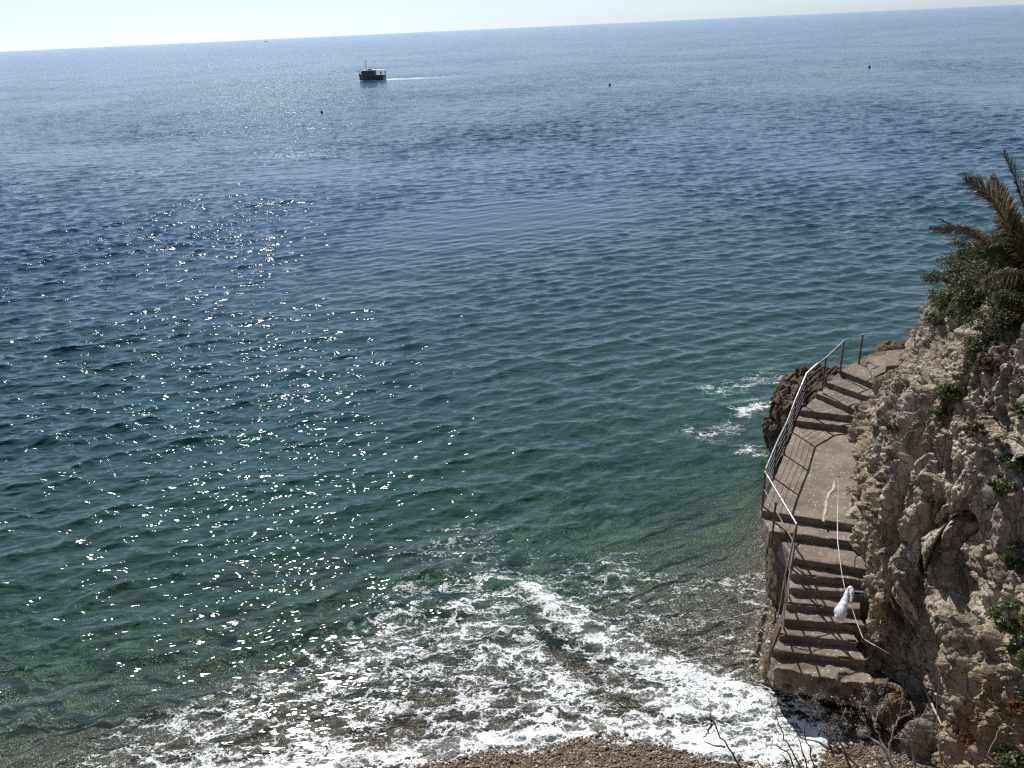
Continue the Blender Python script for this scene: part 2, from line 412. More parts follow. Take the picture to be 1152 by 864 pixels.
# boat wake
B_bow = at(405, 90.5, 0); B_st = at(433, 89.5, 0)
fwd = (B_bow - B_st).to_2d().normalized(); side = Vector((-fwd.y, fwd.x))
ux = (WX - B_st.x) * fwd.x + (WY - B_st.y) * fwd.y; uy = (WX - B_st.x) * side.x + (WY - B_st.y) * side.y
Lb = (B_bow - B_st).length
wk = np.where(ux < 1, np.exp(ux / 15.) * np.exp(-(uy / (3.6 - ux * .05)) ** 2), 0) * 1.15 * (1 + .5 * vnoise(P2 * .35, 8))
wk = np.maximum(wk, .8 * ((ux > 0) & (ux < Lb)) * np.exp(-((np.abs(uy) - 2.4) / 1.2) ** 2))
foam = np.maximum(foam, wk)
for (wx_, wy_, aa) in ((250, 109, .33), (330, 175, .36), (168, 195, .3), (868, 71, .0)):  # sun glints on the far sea, painted in as thin foam patches
    q = at(wx_, wy_, 0); foam = np.maximum(foam, aa * np.exp(-(((WX - q.x) / 6) ** 2 + ((WY - q.y) / 3.) ** 2)))
Vw = np.stack([WX + DX, WY + DY, WZ], 1)

def water_mat(lace=True):
    t = NT('sea_water' if lace else 'open_water'); p = t.pos()
    dep = t.attr('depth'); fo = t.attr('foam'); rg = t.attr('rough'); chop = t.attr('chop')
    # fine ripples
    pr = t.map(p, rot=(0, 0, R(-19)), sc=(.36, 1.1, 1.))
    pr2 = t.map(p, rot=(0, 0, R(22)), sc=(.5, 1.15, 1.))
    rdg = lambda n_: t.math('SUBTRACT', 1., t.math('MULTIPLY', t.math('ABSOLUTE', t.math('SUBTRACT', n_, .5)), 2.6))
    h = t.math('MULTIPLY', rdg(t.noise(pr, 1.25, 2.6, .5, .3)), .8)
    h = t.math('ADD', h, t.math('MULTIPLY', rdg(t.noise(pr2, 2.6, 1.8, .5, .3)), .33))
    h = t.math('MULTIPLY', h, chop)
    far = t.noise(t.map(p, rot=(0, 0, R(-5)), sc=(.14, 1., 1.)), .10, 6, .68)
    h = t.math('ADD', h, t.math('MULTIPLY', t.math('MULTIPLY', far, t.ramp(rg, .10, .17)), 10.))
    mid = t.noise(t.map(p, rot=(0, 0, R(-12)), sc=(.25, 1., 1.)), .6, 4, .6)
    h = t.math('ADD', h, t.math('MULTIPLY', t.math('MULTIPLY', rdg(mid), t.ramp(rg, .088, .12)), 1.7))
    nrm = t.bump(h, .070, 1.)
    if not lace: fo = 0.0
    nrm_b = t.bump(h, .17, 1.)
    # foam lace
    if lace:
        w = t.n('VectorMath', {'operation': 'SCALE'}, _0=t.n('VectorMath', {'operation': 'SUBTRACT'}, _0=t.noise(p, 1.4, 4, .6, 0, 'Color'), _1=(.5, .5, .5)).outputs[0], Scale=1.0).outputs[0]
        q = t.n('VectorMath', {'operation': 'ADD'}, _0=t.map(p, rot=(0, 0, R(30)), sc=(.52, 1.3, .2)), _1=w).outputs[0]
        w2 = t.n('VectorMath', {'operation': 'SCALE'}, _0=t.noise(p, 9, 3, .6, 0, 'Color'), Scale=.16).outputs[0]
        q2 = t.n('VectorMath', {'operation': 'ADD'}, _0=q, _1=w2).outputs[0]
        e1 = t.ramp(t.vor(q2, 2.1, 'DISTANCE_TO_EDGE'), 0, .26, 1, 0)
        e2 = t.ramp(t.vor(q2, 5.6, 'DISTANCE_TO_EDGE'), 0, .24, 1, 0)
        e3 = t.ramp(t.vor(q2, 15., 'DISTANCE_TO_EDGE'), 0, .28, 1, 0)
        nz = t.noise(q2, 3.0, 7, .68)
        v = t.math('ADD', t.math('MULTIPLY', e1, .24), t.math('ADD', t.math('MULTIPLY', e2, .22), t.math('ADD', t.math('MULTIPLY', e3, .14), t.math('MULTIPLY', t.ramp(nz, .28, .72, 0, 1, False), .46))))
        th = t.math('SUBTRACT', .79, t.math('MULTIPLY', fo, .54))
        ff = t.math('DIVIDE', t.math('SUBTRACT', v, th), .20, clamp=True)
        ff = t.math('MULTIPLY', ff, t.ramp(fo, .02, .10)); ff = t.math('MULTIPLY', ff, t.ramp(t.math('ADD', t.noise(q2, 8, 4, .7), t.math('MULTIPLY', fo, .3)), .35, .7, .68, 1.))
        solid = t.ramp(fo, .93, 1.05)
        ff = t.math('MAXIMUM', ff, t.math('MULTIPLY', solid, .9))
        fh = t.math('ADD', t.math('MULTIPLY', ff, .6), t.math('MULTIPLY', t.noise(p, 24, 3, .6), .5))
        foam_b = t.n('BsdfDiffuse', None, Color=(.70, .735, .76, 1), Roughness=0., Normal=t.bump(fh, .05, t.ramp(rg, .10, .15, .7, 0.))).outputs[0]
    # body colour by depth
    vis = t.math('POWER', 2.718, t.math('MULTIPLY', dep, -.21))
    bodyf = t.math('SUBTRACT', 1., vis, clamp=True)
    bc = t.mix(t.ramp(dep, .5, 6.5), (.046, .106, .092), (.020, .072, .086))
    bc = t.mix(t.ramp(dep, 6.5, 10.8), bc, (.013, .056, .106))
    patch = t.noise(t.map(p, sc=(.5, 1, 1)), .07, 4, .6)
    bc = t.mix(t.math('MULTIPLY', t.ramp(patch, .4, .65), .25), bc, (.004, .022, .032))
    body = t.n('BsdfDiffuse', None, Color=bc, Normal=nrm_b).outputs[0]
    tr = t.n('BsdfTransparent', None, Color=t.mix(t.ramp(dep, 0, 3), (.97, 1, .98), (.56, .87, .78))).outputs[0]
    low = t.n('MixShader', None, Fac=bodyf, _1=tr, _2=body).outputs[0]
    if lace:
        # milky churned water around foam
        milk = t.math('MULTIPLY', t.ramp(fo, .3, .9), .35)
        low = t.n('MixShader', None, Fac=milk, _1=low, _2=t.n('BsdfDiffuse', None, Color=(.26, .30, .27, 1)).outputs[0]).outputs[0]
    gl = t.n('BsdfGlossy', {'distribution': 'BECKMANN'}, Color=(1, 1, 1, 1), Roughness=rg, Normal=nrm).outputs[0]
    fr = t.n('Fresnel', None, IOR=1.333, Normal=nrm).outputs[0]
    surf = t.n('MixShader', None, Fac=t.math('MINIMUM', fr, .9), _1=low, _2=gl).outputs[0]
    if not lace: return t.done(surf)
    return t.done(t.n('MixShader', None, Fac=ff, _1=surf, _2=foam_b).outputs[0])
M['water'] = water_mat(); M['open_water'] = water_mat(False)
water = mesh_np('water', Vw, grid_faces(len(rad), len(ang)), M['water'])
water.data.materials.append(M['open_water'])
fq = grid_faces(len(rad), len(ang)); water.data.polygons.foreach_set('material_index', (foam[fq].max(1) < .015).astype(np.int32))
rough = np.interp(RR, [15, 30, 60, 200, 800, 4000], [.10, .085, .09, .15, .23, .27])
chop = np.interp(sd, [0, 1, 6, 20], [.35, .5, .85, 1.]) * gust * np.interp(RR, [30, 120, 600], [1, 1.25, 1.2])
for nm, arr in (('depth', np.clip(depth, 0, 12)), ('foam', np.clip(foam, 0, 1.2)), ('rough', rough), ('chop', chop)):
    a = water.data.attributes.new(nm, 'FLOAT', 'POINT'); a.data.foreach_set('value', arr.astype(np.float32))
tag(water, 'rippled blue green sea with sun glints and white foam', kind='structure')

# ------------------------------------------------------------------ cliff
def V3(p): return np.array([p.x, p.y, p.z])
cols = [  # foot, inland direction, profile (offset, rise)
    ((60, 33, -2), (0, -1), [(0, 0), (1, 3), (2, 5), (3, 7), (4, 9), (5, 10.5), (7, 11.5), (14, 12.5)]),
    ((26, 27, -2), (-.1, -1), [(0, 0), (.6, 3), (1.2, 5), (1.8, 7), (2.6, 9), (4, 10), (6, 11), (12, 12)]),
    ((16, 24.6, -1.5), (.1, -1), [(0, 0), (.4, 2), (.8, 4), (1.2, 6), (1.8, 7.6), (2.6, 8.8), (4, 9.6), (8, 10.6)]),
    ((13.2, 23.7, 0), (.5, -.85), [(0, 0), (.2, 1.5), (.4, 3), (.7, 4.6), (1.1, 6), (1.9, 7), (3.4, 7.8), (8, 8.8)]),
    ((11.75, 22.2, 3.6), (.85, -.5), [(0, 0), (.12, .7), (.22, 1.4), (.38, 2.2), (.8, 3.0), (1.7, 3.7), (3.2, 4.4), (7, 5.0)]),
    ((10.45, 20.9, 3.1), (.95, -.3), [(0, 0), (.25, .8), (.75, 1.2), (.95, 2.2), (1.3, 3.3), (2.2, 4.2), (4, 4.9), (8, 5.6)]),
    ((9.62, 20.0, 2.3), (.96, -.28), [(0, 0), (.15, .9), (.5, 1.7), (1.2, 2.4), (1.6, 3.8), (2.3, 5.0), (3.6, 5.8), (8, 6.6)]),
    ((9.25, 19.1, 2.2), (.97, -.25), [(0, 0), (.15, .9), (.45, 1.9), (.9, 3.), (1.4, 4.2), (2.1, 5.3), (3.4, 6.1), (8, 7.0)]),
    ((7.95, 16.7, 2.2), (.97, -.25), [(0, 0), (.15, .9), (.45, 2.), (.9, 3.2), (1.4, 4.4), (2.2, 5.6), (3.4, 6.5), (8, 7.4)]),
    ((7.45, 15.3, 1.9), (.97, -.22), [(0, 0), (.1, 1.0), (.35, 2.3), (.8, 3.6), (1.4, 4.9), (2.2, 6.1), (3.4, 7.0), (8, 8.2)]),
    ((7.15, 14.1, 1.4), (.98, -.2), [(0, 0), (.1, 1.3), (.5, 2.7), (1.2, 4.1), (1.9, 5.4), (2.6, 6.6), (3.5, 7.5), (8, 9)]),
    ((7.10, 12.9, .6), (.98, -.1), [(0, 0), (.1, 1.5), (.6, 3.1), (1.4, 4.6), (2.0, 6.0), (2.8, 7.4), (3.7, 8.6), (8, 10.5)]),
    ((7.6, 12.45, .1), (.99, .1), [(0, 0), (.1, 1.4), (.3, 3.), (.7, 4.6), (1.1, 6.2), (1.9, 7.8), (3.0, 9.2), (8, 11)]),
    ((7.6, 11.6, .2), (.95, -.3), [(0, 0), (.1, .9), (.25, 2.), (.5, 3.7), (.95, 5.3), (2.0, 7.2), (3.4, 9.0), (8, 11.2)]),
    ((7.35, 10.5, .4), (.93, -.36), [(0, 0), (.2, 1.0), (.42, 1.9), (.65, 3.4), (1.4, 5.0), (2.3, 6.9), (3.5, 9.2), (8, 11.4)]),
    ((6.95, 9.3, .6), (.92, -.4), [(0, 0), (.4, 1.1), (.8, 2.2), (1.1, 3.5), (1.8, 4.9), (2.5, 7.0), (3.5, 9.6), (8, 11.6)]),
    ((6.2, 7.5, .6), (.75, -.65), [(0, 0), (.2, 1.2), (.5, 2.4), (.9, 3.8), (1.5, 5.4), (2.2, 7.8), (3.2, 10.2), (8, 11.8)]),
    ((3.6, 5.9, .6), (.1, -1), [(0, 0), (.25, 1.6), (.5, 3.2), (.8, 4.7), (1.6, 5.4), (2.8, 7.6), (3.9, 10.0), (10, 11.1)]),
    ((-2, 4.9, .6), (0, -1), [(0, 0), (.25, 1.6), (.5, 3.2), (.8, 4.6), (1.6, 5.2), (2.3, 7.6), (3.1, 9.8), (10, 11.1)]),
    ((-16, 4.8, .4), (0, -1), [(0, 0), (.4, 2.5), (.8, 4.5), (1.4, 6), (2.2, 7.5), (3, 9), (4.6, 10.6), (12, 11.5)]),
    ((-70, 5.0, .4), (0, -1), [(0, 0), (.4, 2.5), (.8, 4.5), (1.4, 6), (2.2, 7.5), (3, 9), (4.6, 10.6), (12, 11.5)]),
]
net = []
for f_, dr, pr in cols:
    d = np.array(dr, float); d /= np.hypot(*d)
    net.append([[f_[0] - d[0] * .1, f_[1] - d[1] * .1, f_[2] - 1.2]] + [[f_[0] + d[0] * o_, f_[1] + d[1] * o_, f_[2] + h_] for o_, h_ in pr])
net = np.array(net)                                        # (ncol, 9, 3)
def interp(tab, knots, xs, cat=.5):
    """Catmull-Rom over non-uniform knots along axis 0"""
    i = np.clip(np.searchsorted(knots, xs, 'right') - 1, 0, len(knots) - 2)
    t = (xs - knots[i]) / (knots[i + 1] - knots[i])
    def m(j):
        a = np.clip(j - 1, 0, len(knots) - 1); b = np.clip(j + 1, 0, len(knots) - 1)
        return (tab[b] - tab[a]) / (knots[b] - knots[a]).reshape(-1, *([1] * (tab.ndim - 1)))
    sh = (-1, *([1] * (tab.ndim - 1)))
    dk = (knots[i + 1] - knots[i]).reshape(sh); t = t.reshape(sh)
    return (2 * t ** 3 - 3 * t ** 2 + 1) * tab[i] + (t ** 3 - 2 * t ** 2 + t) * dk * m(i) + (-2 * t ** 3 + 3 * t ** 2) * tab[i + 1] + (t ** 3 - t ** 2) * dk * m(i + 1)
ck = np.concatenate([[0], np.cumsum(np.hypot(np.diff(net[:, 0, 0]), np.diff(net[:, 0, 1])))])
us = []
for i in range(len(ck) - 1):
    st = .026 if 3 <= i <= 15 else (.12 if i in (2, 16, 17) else .6)
    us += list(np.arange(ck[i], ck[i + 1] - st * .5, st))
us.append(ck[-1]); us = np.array(us)
cu = interp(net, ck, us)                                   # (nu, 9, 3)
vk = np.array([0, 1.2, 2.4, 3.8, 5.4, 7.0, 8.6, 10.6, 14.])
vs = np.concatenate([np.arange(0, 8.6, .027), np.arange(8.6, 14., .08), [14.]])
cg = interp(np.swapaxes(cu, 0, 1), vk, vs)                 # (nv, nu, 3)
nv, nu = cg.shape[:2]
def grid_normals(G):
    a = np.gradient(G, axis=1); b = np.gradient(G, axis=0); n = np.cross(a, b)
    return n / np.maximum(np.linalg.norm(n, axis=2, keepdims=True), 1e-9)
cn = grid_normals(cg)
if cn[nv // 3, nu // 2, 0] > 0: cn = -cn
P = cg.reshape(-1, 3)
uz = np.stack([np.tile(us, nv), cg[..., 0].ravel() * .0, P[:, 2]], 1)
wu = np.stack([fbm(P * .55 + 3, 3, 141), np.zeros(len(P)), fbm(P * .6 + 9, 3, 143)], 1)
uw = uz + wu * np.array([.32, 0, .5]) + np.stack([P[:, 2] * .78, P[:, 2] * 0 + .5, P[:, 2] * 0], 1)
disp = np.zeros(len(P))
for (su, sz, amp, tilt, crk, cw, q0) in ((1.05, .24, .28, .30, .36, .07, 0), (2.3, .85, .17, .30, .17, .10, 1), (4.8, 2.6, .085, .17, .085, .15, 2), (9.5, 6.5, .040, .07, .035, .2, 3)):
    Q = uw * np.array([su, 1, sz]); Q[:, 1] = .5 + .6 * q0 + (.25 * fbm(P * su * .3, 2, 150 + q0))
    f1, f2, cid, Gd = worley(Q, 160 + q0 * 7)
    e = f2 - f1; mk = 1. if q0 < 2 else np.clip(.55 + 1.0 * fbm(P * .7 + 5, 2, 171 + q0), .15, 1.)
    disp += (amp * (cid - .5) + tilt * Gd) * np.clip(e / (.10 + .08 * q0), 0, 1) * mk - crk * np.exp(-e / cw) * (.4 + .6 * mk) * np.clip(.35 + 1.2 * np.abs(fbm(P * 1.1, 2, 180 + q0)), 0, 1.2)
disp += rock_disp(P, 3, .55, 1.6) * .55
disp += .018 * fbm(P * 3.1, 5, 6, .6) + .014 * fbm(P * 13, 3, 7)
disp += .18 * fbm(P * np.array([.55, .55, .35]), 2, 91)
# deep vertical clefts (position along the foot, width, depth, from height, to height)
uu = np.tile(us, nv); zz = P[:, 2]
wob = -.62 * (zz - 3.5) + .18 * fbm(np.stack([zz * .9, uu * 0 + 3, uu * 0], 1), 3, 17)
def foot_u(x, y): return ck[0] + us[np.argmin(np.hypot(cu[:, 1, 0] - x, cu[:, 1, 1] - y))]
for (fx, fy, wd, dp, z0, z1) in ((8.0, 16.8, .10, .45, 2.4, 5.4), (9.4, 19.6, .09, .5, 3, 8), (7.35, 12.65, .22, .45, -1, 3.4), (7.15, 13.9, .09, .4, 1.5, 6.5), (7.6, 11.6, .16, .55, .4, 3.4), (8.9, 18.4, .1, .4, 4.6, 8), (7.3, 10.1, .2, .5, 1.0, 3.2), (7.3, 14.8, .12, .35, 5., 8.), (8.5, 17.8, .07, .5, 2.8, 6.6), (7.6, 15.6, .06, .5, 3.4, 7.5), (7.12, 13.4, .07, .5, 2.2, 6.), (9.9, 20.4, .08, .5, 3.6, 8), (11., 21.5, .08, .4, 4.2, 8), (7.55, 11.2, .08, .5, 1.6, 6), (7.2, 9.9, .08, .5, 1.6, 5)):
    u0 = foot_u(fx, fy)
    m = np.clip((zz - z0) / .6, 0, 1) * np.clip((z1 - zz) / .6, 0, 1)
    disp -= dp * m * np.exp(-np.abs((uu - u0 - wob) / wd) ** 1.5)
keep = np.clip((us[-1] - uu) * 0 + 1, 0, 1)
# keep the rock out of the walkway
P = P + cn.reshape(-1, 3) * (disp - .12)[:, None]
P = P + cn.reshape(-1, 3) * (.016 * fbm(P * 22, 2, 123))[:, None]
cliff = mesh_np('cliff', P, grid_faces(nv, nu), M['cliff'], smooth=True, sharp=24)
tag(cliff, 'steep fractured grey brown limestone cliff', kind='structure')
cb_v = [Vector(v) for v in P[::1]]
q = grid_faces(nv, nu)
bvh = BVHTree.FromPolygons(cb_v, q.tolist())
del cb_v
def hit(px, py):
    r = bvh.ray_cast(CAM, ray(px, py).normalized())
    return (r[0], r[1]) if r[0] is not None else (None, None)

# ------------------------------------------------------------------ loose rocks (lumps)
def lump(name, c, rads, mat, seed, sub=6, amp=1., rz=0., parent=None, big=1.):
    bm = bmesh.new(); bmesh.ops.create_icosphere(bm, subdivisions=sub, radius=1)
    V = np.array([v.co[:] for v in bm.verts]); F_ = np.array([[v.index for v in f.verts] for f in bm.faces]); bm.free()
    N = V.copy(); V = V * (1 - .12 * (np.abs(V[:, 2:3]) > .8))
    V = V * np.array(rads); cz, sz = math.cos(rz), math.sin(rz)
    rot = np.array([[cz, -sz, 0], [sz, cz, 0], [0, 0, 1]])
    V = V @ rot.T; N = N @ rot.T
    d = rock_disp((V + np.array(c)), seed, big) * amp
    V = V + N * d[:, None]
    o = mesh_np(name, V, F_, mat, parent, sharp=24); o.location = c
    return o
tag(lump('sea_rock', (10.1, 23.0, .75), (1.5, 1.9, 2.55), M['darkrock'], 41, 7, .75, .5, big=.8), 'large dark brown sea rock washed by foam left of the upper steps', 'rock')
tag(lump('shore_rock', (12.6, 23.9, 3.15), (.75, .5, .5), M['darkrock'], 47, 6, .35, -.2, big=.5), 'dark rock showing just behind the topmost steps', 'rock')
p_ = at(972, 822, .22)
tag(lump('beach_stone', (p_.x, p_.y, .2), (.17, .13, .13), simple_mat('grey_stone', (.30, .25, .21), .85, 0, .4, 9, .01), 52, 4, .12, .4, big=.2), 'single rounded grey stone lying on the pebbles behind the dry twigs', 'stone')

p_ = at(1000, 784, .8)
tag(lump('broken_rock', (p_.x, p_.y, .62), (.50, .40, .42), M['wetbase'], 83, 6, .5, .3, big=.5), 'broken brown rock wedged between the bottom slab of the stairs and the cliff', 'rock')
# ------------------------------------------------------------------ staircase
stair = thing('concrete_staircase', 'weathered concrete stairway with a long landing between the sea and the cliff', 'stairs', (7.4, 16, 0))
def part(o): o.parent = stair; o.matrix_parent_inverse = Matrix.Translation((-7.4, -16, 0)); return o
def rough_block(name, quad, zt, zb, mat, amp=.012, chip=.03, step=.045, seed=0):
    """quad: front-left, front-right, back-right, back-left (xy); closed rough slab"""
    a, b, c, d = [np.array([v[0], v[1]]) for v in quad]
    nx = max(3, int(np.linalg.norm(b - a) / step)); ny = max(3, int(np.linalg.norm(d - a) / step)); nz = max(2, int((zt - zb) / step))
    bm = bmesh.new(); idx = {}
    def vert(i, j, k):
        key = (i, j, k)
        if key not in idx:
            s, t_, w = i / nx, j / ny, k / nz
            p = (a * (1 - s) + b * s) * (1 - t_) + (d * (1 - s) + c * s) * t_
            idx[key] = bm.verts.new((p[0], p[1], zb + (zt - zb) * w))
        return idx[key]
    for i in range(nx):
        for j in range(ny):
            bm.faces.new((vert(i, j, nz), vert(i + 1, j, nz), vert(i + 1, j + 1, nz), vert(i, j + 1, nz)))
            bm.faces.new((vert(i, j, 0), vert(i, j + 1, 0), vert(i + 1, j + 1, 0), vert(i + 1, j, 0)))
    for k in range(nz):
        for i in range(nx):
            bm.faces.new((vert(i, 0, k), vert(i + 1, 0, k), vert(i + 1, 0, k + 1), vert(i, 0, k + 1)))
            bm.faces.new((vert(i + 1, ny, k), vert(i, ny, k), vert(i, ny, k + 1), vert(i + 1, ny, k + 1)))
        for j in range(ny):
            bm.faces.new((vert(0, j + 1, k), vert(0, j, k), vert(0, j, k + 1), vert(0, j + 1, k + 1)))
            bm.faces.new((vert(nx, j, k), vert(nx, j + 1, k), vert(nx, j + 1, k + 1), vert(nx, j, k + 1)))
    bmesh.ops.recalc_face_normals(bm, faces=bm.faces); bm.normal_update()
    vs_ = list(bm.verts); V = np.array([v.co[:] for v in vs_]); N = np.array([v.normal[:] for v in vs_])
    ch = np.clip(fbm(V * 3.3, 4, seed + 60), 0, 1)
    edge = (np.abs(N).max(1) < .95)
    dsp = amp * fbm(V * 6, 3, seed + 61) - edge * (chip * (.25 + 1.6 * ch))
    V = V + N * dsp[:, None]
    for v, p in zip(vs_, V): v.co = p
    return obj(name, bm, mat, None, sharp=38)
def P2d(px, py, z): v = at(px, py, z); return Vector((v.x, v.y))
nos = [('landing', 857, 574, 941, 588, 2.6), ('step', 866, 597, 939, 607, 2.42), ('step', 893, 628, 946, 636, 2.24), ('step', 888, 645, 947, 651, 2.06), ('step', 889, 661, 951, 666, 1.88), ('step', 883, 678, 950, 684, 1.7), ('step', 881, 696, 954, 702, 1.52), ('step', 875, 713, 958, 721, 1.34), ('step', 868, 731, 967, 742, 1.16), ('bottom_slab', 872, 752, 982, 774, .98)]
fl = [(P2d(a, b, z), P2d(c, d, z)) for _, a, b, c, d, z in nos]
# landing: front edge to the first upper riser
back = (P2d(896, 481, 2.6), P2d(957, 486, 2.6))
def lerp(a, b, t): return a + (b - a) * t
lan = rough_block('landing', [fl[0][0], fl[0][1] + Vector((.6, -.2)), back[1] + Vector((.7, .0)), back[0] + Vector((0, .1))], 2.6, 2.28, M['concrete'], .008, .02, .06, 1); part(lan)
for i in range(1, len(nos)):
    fL, fR = fl[i]; bL, bR = fl[i - 1]
    z = nos[i][5]
    dirn = (lerp(bL, bR, .5) - lerp(fL, fR, .5)).normalized()
    if nos[i][0] == 'bottom_slab': fL, fR = fL + Vector((-.02, 0)), fR
    ex_ = .6 if i < 5 else .35 if i < 7 else .14
    quad = [fL, fR + (fR - fL).normalized() * ex_, bR + (bR - bL).normalized() * ex_ + dirn * .05, bL + dirn * .05]
    if i == 2: quad[3] = lerp(bL, bR, .16) + dirn * .05
    part(rough_block(nos[i][0], quad, z, z - (.5 if i < 9 else .6), M['concrete'], .012 if i < 9 else .035, .055 if i < 9 else .13, .04, 10 + i))
up = [(896, 473, 956, 480, 2.78), (900, 461, 957, 468, 2.96), (918, 442, 959, 459, 3.14), (930, 430, 968, 443, 3.32), (946, 417, 976, 429, 3.5)]
ul = [(P2d(a, b, z), P2d(c, d, z)) for a, b, c, d, z in up]
ul.append((P2d(968, 409, 3.5), P2d(980, 410, 3.5)))
for i in range(5):
    fL, fR = ul[i]; bL, bR = ul[i + 1]
    if i == 4: bL, bR = P2d(965, 407, 3.5), P2d(984, 420, 3.5)
    ex = (fR - fL).normalized() * .7
    dirn = (lerp(bL, bR, .5) - lerp(fL, fR, .5)).normalized()
    part(rough_block('step', [fL, fR + ex, bR + ex, bL + dirn * .06], up[i][4], up[i][4] - .62, M['concrete'], .008, .025, .045, 30 + i))
a6, b6 = P2d(974, 402, 3.68), P2d(983, 425, 3.68); c6, d6 = P2d(999, 398, 3.68), P2d(1003, 414, 3.68)
part(rough_block('step', [b6, d6, c6, a6], 3.68, 3.1, M['concrete'], .008, .02, .045, 41))
a7, b7 = P2d(997, 394, 3.86), P2d(997, 412, 3.86)
part(rough_block('step', [b7, b7 + Vector((1.1, .1)), a7 + Vector((1.1, .1)), a7], 3.86, 3.2, M['concrete'], .008, .02, .045, 42))
# foundation: rough rock and concrete mass under the outer edge, dropping into the water
edge_pts = [V3(at(1000, 800, .75)), V3(at(985, 777, .72)), V3(at(930, 765, .72)), V3(at(880, 752, .72)), V3(at(868, 742, .78)), V3(at(866, 728, .95)), V3(at(872, 712, 1.1)), V3(at(879, 694, 1.3)), V3(at(881, 676, 1.5)), V3(at(887, 659, 1.66)), V3(at(887, 644, 1.84)), V3(at(889, 624, 2.02)), V3(at(866, 600, 2.14)), V3(at(862, 572, 2.3)), V3(at(876, 530, 2.3)), V3(at(888, 500, 2.3)), V3(at(899, 478, 2.4)), V3(at(908, 455, 2.7)), V3(at(926, 434, 3.0)), V3(at(946, 414, 3.3)), V3(at(966, 402, 3.4)), V3(at(995, 392, 3.5))]
edge_pts = np.array(edge_pts)
ek = np.concatenate([[0], np.cumsum(np.linalg.norm(np.diff(edge_pts[:, :2], axis=0), axis=1))])
es = np.arange(0, ek[-1], .045); E_ = interp(edge_pts, ek, es)
tn = np.gradient(E_[:, :2], axis=0); tn /= np.linalg.norm(tn, axis=1, keepdims=True)
outw = np.stack([-tn[:, 1], tn[:, 0]], 1)     # towards the sea
if (outw[len(es) // 2] @ np.array([-1, 0])) < 0: outw = -outw
nr = 56; rows = []
flare = np.interp(es, [ek[0], ek[2], ek[4], ek[8], ek[10], ek[12], ek[15], ek[21]], [.10, .12, .30, .48, .15, -.25, -.1, .5])
for k in range(nr):
    s = k / (nr - 1)
    if s < .12:
        off = -.5 * (1 - s / .12) - .03; z = E_[:, 2] - .005
    else:
        w = (s - .12) / .88; off = -.03 + flare * w ** 1.1; z = E_[:, 2] * (1 - w) + (-1.3) * w
    rows.append(np.column_stack([E_[:, 0] + outw[:, 0] * off, E_[:, 1] + outw[:, 1] * off, z]))
G = np.array(rows); gn = grid_normals(G)
if (gn[nr // 2, len(es) // 2, :2] @ outw[len(es) // 2]) < 0: gn = -gn
Pf = G.reshape(-1, 3)
df = rock_disp(Pf, 71, .5) * .55
fade = np.repeat(np.clip((np.arange(nr) / (nr - 1) - .06) / .12, .15, 1), len(es))
Pf = Pf + gn.reshape(-1, 3) * ((df - .03) * fade)[:, None]
found = mesh_np('foundation', Pf, grid_faces(nr, len(es)), M['wetbase']); part(found)
found['label'] = 'rough brown rock footing under the stairway'
def dens_(pts, rads, m=5):
    k = np.arange(len(pts)); xs = np.linspace(0, len(pts) - 1, (len(pts) - 1) * m + 1)
    Pp = interp(np.array([p[:] for p in pts]), k.astype(float), xs); return [Vector(p) for p in Pp], list(np.interp(xs, k, rads))
# pale crust line on the landing near the cliff
bm = bmesh.new()
cp_ = [at(939, 541, 2.6), at(938, 549, 2.6), at(933, 556, 2.6), at(930, 564, 2.6), at(929, 574, 2.6), at(926, 587, 2.6)]
ca_, cb_ = dens_(cp_, [.028, .036, .042, .034, .04, .03]); tube(bm, ca_, cb_, 12)
for v in bm.verts: v.co.z = 2.598 + (v.co.z - 2.6) * .5
V = np.array([v.co[:] for v in bm.verts]); d_ = fbm(V * 14, 3, 9)
for v, k in zip(bm.verts, d_): v.co.x += .03 * k; v.co.z += .01 * k
part(obj('lime_crust', bm, M['lime'], sharp=60))

# ------------------------------------------------------------------ outer railing
rail = thing('metal_railing', 'bent silver handrail on rusty posts along the seaward edge of the stairway', 'railing', (5.83, 16.16, 2.6))
def rpart(o): o.parent = rail; o.matrix_parent_inverse = Matrix.Translation((-5.83, -16.16, -2.6)); return o
posts = [  # base px, base z, height
    ((966, 409), 3.5, .95), ((945, 417), 3.5, .98), ((925, 436), 3.3, .95), ((904, 455), 3.0, .98), ((891, 487), 2.58, 1.02), ((882, 512), 2.58, 1.02), ((870, 538), 2.58, 1.02), ((857.5, 570), 2.58, 1.02)]
tops = []
for (b, z, h) in posts:
    p0 = at(b[0], b[1], z); lean = Vector((random.uniform(-.015, .015), random.uniform(-.015, .015), 0))
    p1 = p0 + Vector((0, 0, h)) + lean; tops.append(p1)
    bm = bmesh.new(); tube(bm, [p0 - Vector((0, 0, .12)), p0 + Vector((0, 0, h * .5)) + lean * .3, p1], .027, 10)
    fl_ = Vector((0, 0, .006)); tube(bm, [p0 + fl_, p0 + fl_ * 3], .06, 10)
    rpart(obj('post', bm, M['post'], sharp=40))
